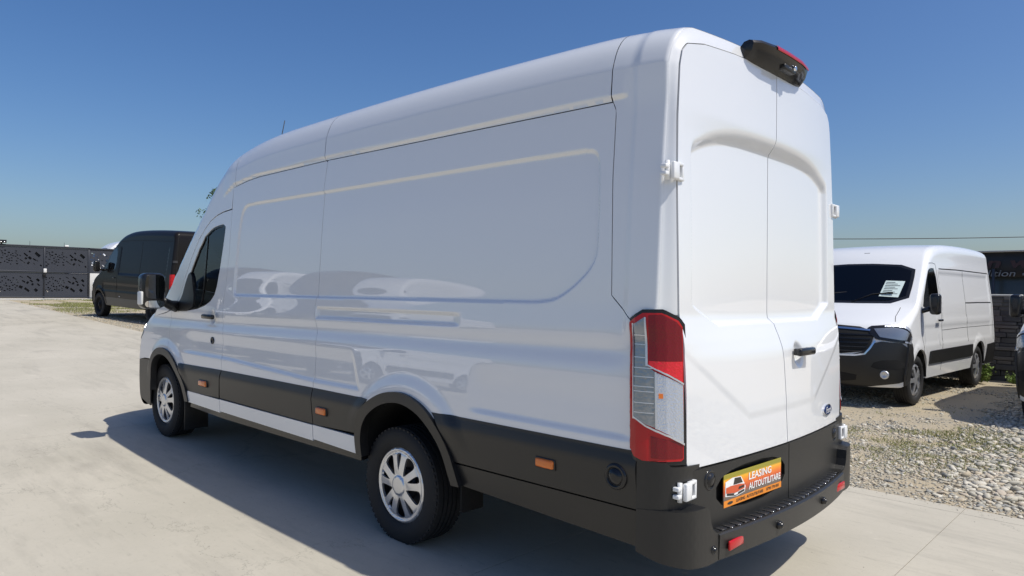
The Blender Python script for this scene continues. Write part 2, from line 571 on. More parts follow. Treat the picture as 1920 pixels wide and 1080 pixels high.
class Shell:
    """A vehicle body: a side outline (x, z, edge radius), a half width Y(x, z) and rounded edges between the two."""
    def __init__(self, ctrl, Yf, deform, crown=0.02, it=3, ds=0.012):
        P = chaikin(np.array(ctrl, float), it, closed=False)
        d = np.concatenate([[0], np.cumsum(np.linalg.norm(np.diff(P[:, :2], axis=0), axis=1))])
        self.s = np.arange(0, d[-1], ds)
        self.x, self.z, self.r = (np.interp(self.s, d, P[:, i]) for i in range(3))
        tx, tz = np.gradient(self.x), np.gradient(self.z)
        k = np.ones(9) / 9
        sm = lambda a: np.convolve(np.pad(a, 4, mode='edge'), k, 'valid')
        tx, tz = sm(tx), sm(tz)
        l = np.hypot(tx, tz)
        self.nx, self.nz = -tz / l, tx / l
        self.Y, self.dfm, self.crown = Yf, deform, crown
        self.L = self.s[-1]
        it_ = int(np.argmax(self.z))
        self.itop = it_

    def at(self, s):
        g = lambda a: np.interp(s, self.s, a)
        return g(self.x), g(self.z), g(self.r), g(self.nx), g(self.nz)

    def wrap(self, uv):
        s, q = uv[:, 0], uv[:, 1]
        x, z, r, nx, nz = self.at(s)
        W = self.Y(x + nx * r, z + nz * r)
        a = W - r
        aq = np.abs(q)
        th = np.clip((aq - a) / r, 0, PI / 2)
        ext = np.maximum(0, aq - a - r * PI / 2)
        y = np.where(aq <= a, aq, a + r * np.sin(th))
        d = np.where(aq <= a, -self.crown * (1 - (np.minimum(aq, a) / a) ** 2), r * (1 - np.cos(th)) + ext)
        y = np.where(ext > 0, self.Y(x + nx * d, z + nz * d), y)
        if self.chord:                                     # a pressed edge where the roof side meets the rounded shoulder
            tau = th / (PI / 2)
            m = self.chord * tau ** 2 * ((aq > a) & (ext <= 0)) * ss(-x, -2.7, -2.3)
            y = y * (1 - m) + (a + r * tau) * m
            d = d * (1 - m) + r * tau * m
        P = np.stack([x + nx * d, np.sign(q) * y, z + nz * d], 1)
        return self.dfm(P)
    chord = 0.0

    def qmax(self, s):
        x, z, r, nx, nz = self.at(s)
        return self.Y(x + nx * r, z + nz * r) - r + r * PI / 2

    def strip(self, s0, s1, nq=15, nr=8, ds=0.03):
        ss_ = np.linspace(s0, s1, max(3, int((s1 - s0) / ds)))
        q1 = np.concatenate([np.linspace(0, 1, nq), 1 + np.linspace(0, 1, nr + 1)[1:]])
        qq = np.concatenate([-q1[::-1], q1[1:]])
        x, z, r, nx, nz = self.at(ss_)
        a = self.Y(x + nx * r, z + nz * r) - r
        def f(uv):
            s, t = uv[:, 0], uv[:, 1]
            x, z, r, nx, nz = self.at(s)
            a = self.Y(x + nx * r, z + nz * r) - r
            at = np.abs(t)
            q = np.where(at <= 1, at * a, a + (at - 1) * r * PI / 2) * np.sign(t)
            return self.wrap(np.stack([s, q], 1))
        return grid(f, ss_, qq, sg=self.sg_wrap)
    sg_wrap = -1

    def inner(self, s0, s1, n=80):
        s = np.linspace(s0, s1, n)
        x, z, r, nx, nz = self.at(s)
        return np.stack([x + nx * r, z + nz * r], 1)

    def side(self, uv):
        P = np.stack([uv[:, 0], self.Y(uv[:, 0], uv[:, 1]), uv[:, 1]], 1)
        return self.dfm(P)

    def s_front(self, z):
        i = self.itop
        zz = np.maximum.accumulate(self.z[:i + 1])
        return np.interp(z, zz, self.s[:i + 1])

    def s_rear(self, z):
        i = self.itop
        zz = np.minimum.accumulate(self.z[i:])
        return np.interp(-np.asarray(z), -zz, self.s[i:])

    def front_map(self, uv):            # (q, z)
        return self.wrap(np.stack([self.s_front(uv[:, 1]), uv[:, 0]], 1))

    def rear_map(self, uv):
        return self.wrap(np.stack([self.s_rear(uv[:, 1]), uv[:, 0]], 1))

def circ(cx, cz, r, n=24, a0=0.0, a1=2 * PI):
    a = np.linspace(a0, a1, n, endpoint=(a1 - a0 < 2 * PI - 1e-6))
    return np.stack([cx + r * np.cos(a), cz + r * np.sin(a)], 1)

# ------------------------------------------------------------------ wheels
def tyre_geo(R, rin, wid, n=64):
    h = wid / 2
    V, F = lathe([(rin * 0.97, h * 0.62), (rin, h * 0.86), (rin + 0.012, h * 0.98), (rin + (R - rin) * 0.45, h * 1.06), (R - 0.035, h * 1.03), (R - 0.012, h * 0.93), (R, h * 0.80)], n)
    # tread with circumferential grooves
    prof = [(R, h * 0.80)]
    for c in (0.45, 0.15, -0.15, -0.45):
        prof += [(R, h * (c + 0.05)), (R - 0.010, h * (c + 0.035)), (R - 0.010, h * (c - 0.035)), (R, h * (c - 0.05))]
    prof += [(R, -h * 0.80)]
    A = lathe(prof, n)
    B = lathe([(R, -h * 0.80), (R - 0.012, -h * 0.93), (R - 0.035, -h * 1.03), (rin, -h * 0.9), (rin * 0.9, -h * 0.5)], n)
    # shoulder lugs
    parts = [(V, F), A, B]
    for k in range(56):
        a = 2 * PI * k / 56
        for sgn in (1, -1):
            bx = rbox((0, sgn * h * 0.86, R - 0.010), (0.022, h * 0.16, 0.013), 0.0)
            ca, sa = math.cos(a), math.sin(a)
            Vb = bx[0].copy()
            x, z = Vb[:, 0].copy(), Vb[:, 2].copy()
            Vb[:, 0], Vb[:, 2] = x * ca + z * sa, -x * sa + z * ca
            parts.append((Vb, bx[1]))
    V, F = join(*parts)
    return V, [f[::-1] for f in F]

def dish(r, R):
    return 0.020 * (1 - (r / R) ** 2) + 0.010 * ss(r, R * 0.86, R * 0.93) - 0.012 * ss(r, R * 0.95, R)

def hubcap_geo(R, phase=0.0):
    holes = []
    for k in range(5):
        t0 = phase + k * 2 * PI / 5
        def pol(lst):
            return np.array([(r * R * math.cos(t0 + math.radians(a)), r * R * math.sin(t0 + math.radians(a))) for r, a in lst])
        # narrow slot inside each pair of spokes and the wide window between pairs
        holes.append(chaikin(pol([(0.40, -1.5), (0.62, -6), (0.83, -7), (0.85, 0), (0.83, 7), (0.62, 6), (0.40, 1.5)]), 1))
        holes.append(chaikin(pol([(0.32, 32), (0.52, 24.5), (0.78, 21), (0.84, 26), (0.855, 36), (0.84, 46), (0.78, 51), (0.52, 47.5), (0.32, 40)]), 2))
    ring = circ(0, 0, R, 72)
    def f(uv):
        r = np.hypot(uv[:, 0], uv[:, 1])
        th = np.arctan2(uv[:, 1], uv[:, 0]) - phase
        rid = 0.5 + 0.5 * np.cos(5 * th)
        hgt = dish(r, R) + 0.006 * rid * ss(r, 0.05, 0.1) * (1 - ss(r, R * 0.8, R * 0.9)) + 0.010 * (1 - ss(r, R * 0.22, R * 0.27))
        return np.stack([uv[:, 0], hgt, uv[:, 1]], 1)
    return patch(ring, f, res=0.010, holes=holes, thick=0.014, sg=-1)

def steel_rim_geo(R, R2):
    return lathe([(R2, 0.0), (R, 0.012), (R * 0.97, -0.02), (R * 0.80, -0.05), (R * 0.55, -0.03), (R * 0.3, -0.01), (R * 0.28, 0.02), (0.001, 0.025)], 40)

def alloy_geo(R, n=5):
    holes = []
    for k in range(n):
        t0 = k * 2 * PI / n
        holes.append(chaikin(np.array([(r * R * math.cos(t0 + math.radians(a)), r * R * math.sin(t0 + math.radians(a))) for r, a in [(0.30, 22), (0.6, 14), (0.86, 9), (0.88, 36), (0.86, 63), (0.6, 58), (0.30, 50)]]), 1))
    def f(uv):
        r = np.hypot(uv[:, 0], uv[:, 1])
        return np.stack([uv[:, 0], dish(r, R), uv[:, 1]], 1)
    return patch(circ(0, 0, R, 40), f, res=0.03, holes=holes, thick=0.015, sg=-1)

def cyl_disc(R, y, n=40):
    V = [(R * math.cos(2 * PI * k / n), y, R * math.sin(2 * PI * k / n)) for k in range(n)]
    return np.array(V), [list(range(n))[::-1]]

def wheel(parent, c, R, rin, wid, cap, capmat, side=1, name='wheel'):
    V, F = tyre_geo(R, rin, wid)
    t = ob(name, V + np.array([0, 0, 0]), F, M['rubber'], parent)
    t.data.set_sharp_from_angle(angle=math.radians(40))
    t.location = c
    h = wid / 2
    P, Fc, Nc = cap
    cp = ob('hubcap', P + np.array([0, h * 0.80, 0]), Fc, capmat, t, N=Nc)
    D = cyl_disc(rin, h * 0.35)
    D2 = lathe([(0.09, h * 0.35), (0.10, h * 0.5), (0.06, h * 0.6), (0.001, h * 0.6)], 20)
    B = lathe([(rin * 0.98, h * 0.8), (rin * 0.97, h * 0.3), (rin * 0.97, -h * 0.8)], 40)
    ob('rim', *join(D, (D2[0], [f[::-1] for f in D2[1]]), B), M['steel'], t)
    if side < 0:
        t.scale = (1, 1, 1)
        t.rotation_euler = (0, 0, PI)
    return t

HUB = hubcap_geo(0.228, math.radians(15))

# ------------------------------------------------------------------ the large setting
CONC_Y = -2.36                                             # edge between concrete yard and gravel
def sheet(name, xs, ys, z0, mat, parent=None, jitter=0.0):
    X, Y = np.meshgrid(xs, ys, indexing='ij')
    Z = GZ(X) + z0
    if jitter:
        Z = Z + jitter * (np.sin(X * 1.7 + 0.6 * np.sin(Y * 2.1)) + np.sin(Y * 1.3 + X * 0.7))
    V = np.stack([X.ravel(), Y.ravel(), Z.ravel()], 1)
    ny = len(ys)
    F = [[i * ny + j, (i + 1) * ny + j, (i + 1) * ny + j + 1, i * ny + j + 1] for i in range(len(xs) - 1) for j in range(ny - 1)]
    return ob(name, V, F, mat, parent)

def spaced(a, b, st):
    return np.linspace(a, b, max(2, int(math.ceil((b - a) / st)) + 1))

far_x = np.concatenate([[-700, -200, -80, -40], spaced(-30, 40, 1.0), [60, 100, 220, 700]])
far_y = np.concatenate([[-700, -200, -80, -40], spaced(-30, 30, 2.0), [60, 150, 700]])
gr = sheet('ground', far_x, far_y, -0.055, M['sand'])
gr['kind'] = 'structure'
gl = sheet('gravel_lot', spaced(-14, 29.3, 0.16), spaced(-16, CONC_Y + 0.02, 0.16), -0.022, M['sand'], jitter=0.007)
gl['kind'] = 'structure'
yard = sheet('concrete_yard', spaced(-30, 29.2, 0.8), np.array([CONC_Y, 40.0]), -0.024, M['joint'])
yard['kind'] = 'structure'
XJ = [-30, -23.4, -18.5, -13.6, -8.7, -4.0, -2.26, -0.645, 4.4, 9.3, 14.2, 19.1, 24.0, 29.2]
YJ = [CONC_Y, CONC_Y + 0.17, 6.2, 11.0, 16.0, 22.0, 30.0, 40.0]
for i in range(len(XJ) - 1):
    for j in range(len(YJ) - 1):
        x0, x1, y0, y1 = XJ[i] + 0.002, XJ[i + 1] - 0.002, YJ[j] + 0.002, YJ[j + 1] - 0.002
        xs = spaced(x0, x1, 0.6)
        X, Y = np.meshgrid(xs, [y0, y1], indexing='ij')
        Z = GZ(X)
        V = np.stack([X.ravel(), Y.ravel(), Z.ravel()], 1)
        n = len(xs)
        F = [[2 * k, 2 * k + 2, 2 * k + 3, 2 * k + 1] for k in range(n - 1)]
        # slab edges with depth
        Lw = V - np.array([0, 0, 0.035])
        o0 = len(V)
        V = np.vstack([V, Lw])
        ringt = [2 * k for k in range(n)] + [2 * k + 1 for k in range(n)][::-1]
        F += [[ringt[k], o0 + ringt[k], o0 + ringt[(k + 1) % len(ringt)], ringt[(k + 1) % len(ringt)]] for k in range(len(ringt))]
        F = [f[::-1] for f in F] if False else F
        ob('concrete_slab', V, F, M['concrete'], yard, smooth=False)

# ------------------------------------------------------------------ the white long van
van = root('panel_van', (0, 0, 0))
tag(van, "long high-roof white panel van with black side cladding and closed rear doors", "van")

_zt = np.linspace(0, 3.2, 641)
_yt = np.interp(_zt, [.2, .45, .60, .85, 1.0, 1.2, 1.46, 2.0, 2.39, 2.55, 2.8], [1.0, 1.025, 1.035, 1.04, 1.030, 1.012, .985, .957, .927, .913, .905])
_k = np.exp(-0.5 * (np.arange(-24, 25) / 8.0) ** 2); _k /= _k.sum()
_yt = np.convolve(np.pad(_yt, 24, mode='edge'), _k, 'valid')
def zct(x): return np.interp(x, [-1.7, -.4, .92, 2.36, 3.24], [.843, .837, .836, .828, .813])
def gut(x): return np.interp(x, [-2, -1.5, -.58, .97, 2.0, 2.2, 2.42, 2.63, 2.9], [2.40, 2.402, 2.41, 2.422, 2.41, 2.395, 2.365, 2.285, 2.13])
def S1(z): return np.interp(z, [.6, .827, .978, 1.11, 1.24, 1.42, 1.78, 2.17, 2.46], [2.41, 2.362, 2.405, 2.400, 2.455, 2.457, 2.417, 2.425, 2.443])
def S2(z): return np.interp(z, [.57, .835, .97, 1.19, 1.30, 1.37, 1.46, 1.86, 2.21, 2.425, 2.73], [.926, .924, .931, .941, .980, 1.0, .987, .993, .99, .967, .99])
def S3(z): return np.interp(z, [1.50, 2.05, 2.36, 2.405, 2.73], [-1.524, -1.501, -1.498, -1.476, -1.474])
def SD(z): return np.interp(z, [.80, 1.0, 1.275], [3.43, 3.54, 3.57])
ARC_R = np.array([(.385, .475), (.408, .611), (.385, .70), (.298, .80), (.106, .900), (-.099, .928), (-.302, .869), (-.43, .77), (-.50, .67), (-.585, .465)])
ARC_F = np.array([(3.045, .49), (3.09, .60), (3.19, .735), (3.30, .832), (3.45, .912), (3.66, .945), (3.85, .90), (3.98, .79), (4.05, .64), (4.08, .50)])
def smooth_arc(A):
    P = dens(A, .015, False)
    k = np.exp(-0.5 * (np.arange(-12, 13) / 5.0) ** 2); k /= k.sum()
    Q = np.stack([np.convolve(np.concatenate([2 * P[0, i] - P[12:0:-1, i], P[:, i], 2 * P[-1, i] - P[-2:-14:-1, i]]), k, 'valid') for i in (0, 1)], 1)
    return Q
ARC_R, ARC_F = smooth_arc(ARC_R), smooth_arc(ARC_F)
RECESS = chaikin([(2.285, 1.452), (2.295, 1.56), (2.26, 2.10), (2.20, 2.192), (2.05, 2.20), (-1.30, 2.20), (-1.41, 2.185), (-1.425, 2.07), (-1.437, 1.72), (-1.40, 1.625), (-1.24, 1.50), (-1.12, 1.468), (-.9, 1.466), (2.2, 1.452)], 2)

def feat(x, z):
    n = len(x)
    Q = np.stack([x, z], 1)
    h = np.zeros(n)
    m = (z > 1.40) & (z < 2.26) & (x > -1.5) & (x < 2.36)
    if m.any():
        R = dens(RECESS, 0.02)
        d = mind(Q[m], R) * np.where(pip(Q[m], [R]), 1, -1)
        up = ss(z[m], 1.7, 2.05)
        h[m] -= 0.013 * (up * ss(d, -0.008, 0.014) + (1 - up) * ss(d, -0.003, 0.0085))
    # sliding door rail
    rz0 = np.interp(x, [-.52, 1.0], [1.326, 1.314]); rz1 = np.interp(x, [-.52, 1.0], [1.388, 1.384])
    rm = ss(x, -.53, -.44) * (1 - ss(x, .97, .976)) * ss(z, rz0 - .004, rz0 + .010) * (1 - ss(z, rz1 - .004, rz1 + .006))
    h -= 0.020 * rm
    # long crease and lower recesses
    cz = np.interp(x, [-1.64, -.7, .95, 2.3], [1.262, 1.248, 1.236, 1.214])
    h -= 0.013 * np.exp(-((z - cz) / .050) ** 2) * ss(x, -1.70, -1.5)
    bz = np.interp(x, [.9, 2.3], [.885, .93])
    band = ss(z, bz - .012, bz + .018) * (1 - ss(z, 1.03, 1.15))
    slant = .36 + .45 * (z - .88)
    h -= 0.011 * band * ss(x, slant, slant + .05) * (1 - ss(x, 3.0, 3.3))
    bandB = ss(z, .872, .905) * (1 - ss(z, 1.0, 1.16))
    h -= 0.011 * bandB * (1 - ss(x, -.74, -.62)) * ss(x, -1.72, -1.6)
    for cx, cz_, a in ((-.09, .37, .016), (3.62, .37, .016)):
        d = np.hypot(x - cx, z - cz_)
        h += a * (1 - ss(d, .575, .665)) * ss(z, .6, .8)
    h -= .022 * (1 - ss(np.hypot(x - 2.655, z - 1.258), .022, .062))
    # roof step over the body side
    g = gut(x)
    h += 0.016 * ss(z, g + .006, g + .026) * ss(x, -1.57, -1.53) * (1 - ss(x, 2.45, 2.68))
    h += 0.016 * ss(z, 2.33, 2.57) * (1 - ss(x, -1.57, -1.53))
    # rear pillar folds inwards and rounds the corner
    h += 0.010 * ss(-x, 1.585, 1.625) * ss(z, 1.3, 1.4)
    c = np.clip(-1.755 - x, 0, .02)
    h -= .02 - np.sqrt(np.maximum(.02 ** 2 - c ** 2, 0))
    return h

LR = .0035
_lx, _lz = np.arange(-1.80, 4.95, LR), np.arange(.15, 2.95, LR)
_GX, _GZ = np.meshgrid(_lx, _lz, indexing='ij')
_LUT = feat(_GX.ravel(), _GZ.ravel()).reshape(_GX.shape)
_b = np.array([0, 1, 2, 1, 0]) / 4.0
for _ax in (0, 1):
    _LUT = np.apply_along_axis(lambda a: np.convolve(np.pad(a, 2, mode='edge'), _b, 'valid'), _ax, _LUT)
def vanY(x, z):
    x = np.asarray(x, float); z = np.asarray(z, float)
    i = np.clip((x - _lx[0]) / LR, 0, len(_lx) - 1.001); j = np.clip((z - _lz[0]) / LR, 0, len(_lz) - 1.001)
    i0, j0 = i.astype(int), j.astype(int)
    a, b = i - i0, j - j0
    L = _LUT
    h = (L[i0, j0] * (1 - a) + L[i0 + 1, j0] * a) * (1 - b) + (L[i0, j0 + 1] * (1 - a) + L[i0 + 1, j0 + 1] * a) * b
    return np.interp(z, _zt, _yt) + h
def van_dfm(P):
    x, y, z = P[:, 0], P[:, 1], P[:, 2]
    f = np.maximum(0, x - 3.6)
    x2 = x - 0.33 * np.minimum(f, 1.15) ** 2 * (np.abs(y) / 1.04) ** 3
    t = np.clip((-1.5 - x) / .275, 0, 1) ** 2
    x2 = x2 - t * .055 * (1 - np.minimum(1, np.abs(y) / .93) ** 2) * ss(z, 2.5, 2.65)
    # screen, cab roof bow
    x2 = x2 - 0.10 * np.clip(x - 2.6, 0, .5) / .5 * (np.abs(y) / .95) ** 2.2 * ss(z, 1.25, 1.45)
    return np.stack([x2, y, z], 1)
VS = Shell([(4.55, .30, .08), (4.70, .33, .10), (4.78, .48, .12), (4.78, .70, .13), (4.74, .92, .13), (4.64, 1.07, .13), (4.45, 1.17, .12), (4.15, 1.28, .10),
            (3.98, 1.36, .06), (3.85, 1.48, .06), (3.36, 2.0, .08), (3.2, 2.17, .10), (3.02, 2.37, .14), (2.85, 2.53, .18), (2.65, 2.645, .20), (2.4, 2.725, .22),
            (2.0, 2.775, .22), (1.5, 2.79, .22), (0, 2.80, .22), (-1.30, 2.778, .22), (-1.60, 2.750, .21), (-1.775, 2.716, .19)], vanY, van_dfm, crown=0.02)
_w = ss(-VS.x, 1.15, 1.45) * (VS.z > 2.3)
VS.nx = VS.nx * (1 - _w)
VS.nz = VS.nz * (1 - _w) - _w
VS.chord = 0.40
side = VS.side
def s_at_x(x):  # arclength on the roof part for a given x
    i = VS.itop
    m = np.where((VS.z > 2.15))[0]
    return float(np.interp(-x, -VS.x[m], VS.s[m]))
GAP = .0045
both = []                                                  # parts that the right side repeats
# rear side panel with the rail, behind the load door
zz = np.linspace(.84, 2.418, 40)
bl = [(x, zct(x) - .02) for x in np.linspace(.91, .33, 6)]
arcu = [tuple(p) for p in ARC_R if p[1] > .80]
bl2 = [(x, zct(x) - .02) for x in np.linspace(-.42, -1.67, 12)]
poly = [(S2(z) - GAP / 2, z) for z in zz[::-1]] + bl + arcu + bl2 + [(-1.70, .84), (-1.655, 1.385), (-1.636, 1.402), (-1.535, 1.495)]
poly += [(S3(z) + GAP / 2, z) for z in np.linspace(1.51, 2.398, 24)] + [(x, gut(x) - .003) for x in np.linspace(-1.48, .95, 20)]
rsp = pob('rear_side_panel', patch(poly, side, res=.0095, thick=.015, sg=-1, bres=.02), M['white'], van); both.append(rsp)
# load door panel
poly = [(S1(z) - GAP / 2, z) for z in np.linspace(.81, 2.36, 30)] + [(x, gut(x) - .003) for x in np.linspace(2.40, .985, 14)]
poly += [(S2(z) + GAP / 2, z) for z in np.linspace(2.41, .82, 40)]
ldp = pob('load_door', patch(poly, side, res=.0095, thick=.015, sg=-1, bres=.02), M['white'], van); both.append(ldp)
# cab door with its window opening
WIN = chaikin([(2.522, 2.062), (2.527, 1.96), (2.60, 1.56), (2.69, 1.415), (2.92, 1.33), (3.26, 1.292), (3.50, 1.298), (3.345, 1.605), (3.08, 1.945), (2.85, 2.032), (2.72, 2.052)], 1)
DTOP = [(3.565, 1.30), (3.44, 1.57), (3.30, 1.78), (3.15, 1.955), (3.03, 2.035), (2.90, 2.10), (2.75, 2.142), (2.60, 2.165), (2.437, 2.178)]
arcf = [tuple(p) for p in ARC_F if .815 < p[1] and p[0] < 3.43]
poly = [(S1(z) + GAP / 2, z) for z in np.linspace(2.17, .81, 30)] + [(x, zct(x) - .02) for x in np.linspace(2.4, 3.26, 8)] + arcf
poly += [(SD(z) - GAP / 2, z) for z in np.linspace(.90, 1.285, 8)] + [(x - .003, z - .004) for x, z in DTOP]
door = pob('cab_door', patch(poly, side, res=.016, holes=[WIN], thick=.02, sg=-1, bres=.02), M['white'], van)
cw = WIN.mean(0)
pob('window_seal', patch(cw + (WIN - cw) * 1.015, side, res=.05, holes=[cw + (WIN - cw) * .955], thick=.02, off=-.006, sg=-1, bres=.03), M['gloss_black'], door)
pob('side_window', patch(cw + (WIN - cw) * .99, side, res=.06, thick=0, off=-.014, sg=-1), M['glass'], door)
pob('window_divider', patch([(2.985, 1.32), (3.015, 1.32), (2.99, 1.965), (2.962, 1.97)], side, res=.05, thick=.012, off=-.008, sg=-1), M['gloss_black'], door)
pob('mirror_sail', patch(chaikin([(3.10, 1.30), (3.52, 1.285), (3.365, 1.62), (3.28, 1.66), (3.20, 1.45)], 1), side, res=.05, thick=.02, off=.004, sg=-1), M['plastic'], door)
V, F = rbox((2.645, 1.045, 1.264), (.215, .035, .040), .014, 3)
ob('door_handle', V, F, M['gloss_black'], door)
V, F = lathe([(.030, 0), (.030, .008), (.020, .010), (.018, .004), (.001, .004)], 24, 'y', (2.605, float(vanY([2.605], [1.062])[0]), 1.062))
ob('door_lock', V, [f[::-1] for f in F], [M['gloss_black']], door)
both.append(door)
# A pillar and roof sides
def band(x0, x1, name, lowf):
    s0, s1 = s_at_x(x0), s_at_x(x1)
    inn = VS.inner(s0, s1, 40)
    lo = [(x, lowf(x)) for x in np.linspace(x1, x0 if x0 < 2 else inn[0][0], 30)]
    return patch(np.vstack([inn, lo]), side, res=.016, thick=0, sg=-1)
def roofpiece(name, x0, x1):
    st = VS.strip(s_at_x(x0), s_at_x(x1), nq=18, nr=12, ds=.03)
    b = band(x0, x1, name, lambda x: gut(x) + .002)
    bm_ = (b[0] * np.array([1, -1, 1]), [f[::-1] for f in b[1]], b[2] * np.array([1, -1, 1]))
    return pob('roof_panel', joinN(st, b, bm_), M['white'], van)
rp1 = roofpiece('roof', .99 - GAP / 2, -1.474 + GAP / 2)
rp2 = roofpiece('roof', 2.43, .99 + GAP / 2)
rp3 = pob('roof_panel', VS.strip(s_at_x(-1.474 - GAP / 2), VS.L - .001, nq=18, nr=12, ds=.02), M['white'], van)
# front roof cap down to the screen
S_SCR_T, S_SCR_B = float(VS.s_front(2.13)), float(VS.s_front(1.42))
rp4 = pob('roof_cap', VS.strip(S_SCR_T, s_at_x(2.434), nq=18, nr=10, ds=.02), M['white'], van)
inn = VS.inner(float(VS.s_front(1.30)), s_at_x(2.434), 60)
ix = inn[-1][0]
low = [(x, float(gut(x)) + .002) for x in np.linspace(ix + .002, 2.436, 5)] + [(2.438, 2.19)] + [(x, z + .006) for x, z in DTOP[::-1]] + [(3.575, 1.31), (3.70, 1.27)]
pil = pob('screen_pillar', patch(np.vstack([inn, low]), side, res=.02, thick=.01, sg=-1), M['white'], van); both.append(pil)
scr = VS.strip(S_SCR_B, S_SCR_T, nq=14, nr=6, ds=.03)
qm = lambda z: float(VS.qmax(VS.s_front(z))) - .09
scrp = chaikin([(-qm(1.45), 1.45), (qm(1.45), 1.45), (qm(1.8), 1.8), (qm(2.10), 2.10), (0, 2.12), (-qm(2.10), 2.10), (-qm(1.8), 1.8)], 1)
outer = [(-qm(z) - .12, z) for z in np.linspace(2.13, 1.42, 12)] + [(qm(z) + .12, z) for z in np.linspace(1.42, 2.13, 12)]
pob('screen_frame', patch(outer, VS.front_map, res=.06, holes=[scrp], thick=.01, sg=1), M['white'], van)
pob('windscreen', patch(scrp, VS.front_map, res=.12, thick=0, off=-.004, sg=1), M['glass'], van)
# hood, nose, bumper, wing
s_b = float(VS.s_front(.80))
pob('hood', VS.strip(float(VS.s_front(.985)), S_SCR_B, nq=14, nr=6, ds=.03), M['white'], van)
pob('nose', VS.strip(s_b, float(VS.s_front(.98)), nq=14, nr=6, ds=.03), M['gloss_black'], van)
pob('front_bumper', VS.strip(.0, s_b - .003, nq=14, nr=6, ds=.03), M['plastic_grey'], van)
inn = VS.inner(float(VS.s_front(.80)), float(VS.s_front(1.30)), 40)
poly = [tuple(p) for p in ARC_F if p[0] > 3.44 and p[1] > .80] + [(4.3, .80)] + [tuple(p) for p in inn if p[0] > 4.3 or p[1] > .8] + [(3.70, 1.262), (3.577, 1.295)]
poly += [(SD(z) + GAP / 2, z) for z in np.linspace(1.28, .915, 8)]
fen = pob('front_wing', patch(poly, side, res=.02, thick=.012, sg=-1), M['white'], van); both.append(fen)
inn = VS.inner(.02, float(VS.s_front(.80)), 30)
poly = [tuple(p) for p in ARC_F if p[1] < .79 and p[0] > 3.9] + [(4.12, .33)] + [tuple(p) for p in inn] + [(4.35, .79), (3.985, .792)]
fbs = pob('bumper_side', patch(poly, side, res=.03, thick=.012, sg=-1), M['plastic_grey'], van); both.append(fbs)
hl = chaikin([(.56, .84), (.62, 1.04), (.80, 1.13), (1.05, 1.18), (1.10, 1.12), (.98, .92), (.80, .83)], 2)
both.append(pob('headlight', patch(hl, VS.front_map, res=.05, thick=.02, off=.006, sg=1), M['clear'], van))

# black cladding and white sill
def clad_map(uv):
    P = side(uv)
    z = uv[:, 1]
    P[:, 1] += -.016 * ss(z, .765, .845) - .030 * np.clip((.765 - z) / .33, 0, 1)
    return P
def clad(name, poly, mat, off, thick=.02, res=.05):
    o = pob(name, patch(poly, clad_map if 'clad' in name or 'valance' in name else side, res=res, thick=thick, off=off, sg=-1, bres=.04), M[mat], van)
    both.append(o)
    return o
poly = [(2.422, .597), (2.366, .828)] + [(x, zct(x)) for x in np.linspace(2.4, 3.235, 5)] + [p for p in [(3.19, .735), (3.09, .60), (3.075, .58)]]
c1 = clad('side_cladding', poly, 'plastic_grey', .018, res=.03)
poly = [(.932, .592), (.927, .836), (2.356, .8275), (2.40, .598)]
c2 = clad('side_cladding', poly, 'plastic_grey', .018, res=.03)
poly = [(.405, .607), (.385, .70), (.29, .80), (.26, .835), (.919, .836), (.922, .590)]
c3 = clad('side_cladding', poly, 'plastic_grey', .018, res=.03)
poly = [(-1.712, .598), (-1.71, .8445)] + [(x, zct(x)) for x in np.linspace(-1.6, -.36, 6)] + [(-.43, .77), (-.50, .67), (-.535, .592)]
c4 = clad('rear_cladding', poly, 'plastic', .018, res=.03)
poly = [(-1.712, .425), (-1.712, .588), (-.538, .580), (-.585, .465), (-1.1, .447)]
c5 = clad('rear_valance', poly, 'plastic', .012, res=.03)
for xs_ in (2.412,):
    pass
for a, b in (((3.07, .575), 2.405), (2.397, .930), (.922, .40)):
    x0 = a[0] if isinstance(a, tuple) else a
    clad('sill_panel', [(x0, .486), (x0, .584), (b, .582), (b, .474)], 'white', .006)
poly = [(3.08, .435), (3.06, .482), (2.4, .474), (.39, .470), (.39, .425), (2.4, .418)]
clad('sill_step', poly, 'gloss_black', -.02, thick=.10)
# arch flares
def ring(arc, k, c):
    inn = c + (arc - c) * k
    return np.vstack([arc, inn[::-1]])
cR, cF = np.array([-.09, .44]), np.array([3.58, .45])
both.append(pob('arch_flare', patch(ring(ARC_R, .87, cR), side, res=.03, thick=.06, off=.022, sg=-1, bres=.03), M['plastic'], van))
both.append(pob('arch_flare', patch(ring(ARC_F, .87, cF), side, res=.03, thick=.06, off=.018, sg=-1, bres=.03), M['plastic_grey'], van))
for arc, c in ((ARC_R, cR), (ARC_F, cF)):
    inn = (c + (arc - c) * .90)[::3]
    yy = [1.0, .90, .75, .58]
    V = [(p[0], y, p[1]) for y in yy for p in inn]
    n = len(inn)
    F = [[i * n + k, i * n + k + 1, (i + 1) * n + k + 1, (i + 1) * n + k] for i in range(3) for k in range(n - 1)]
    F.append([3 * n + k for k in range(n)])
    both.append(ob('wheel_liner', V, F, M['gap'], van))
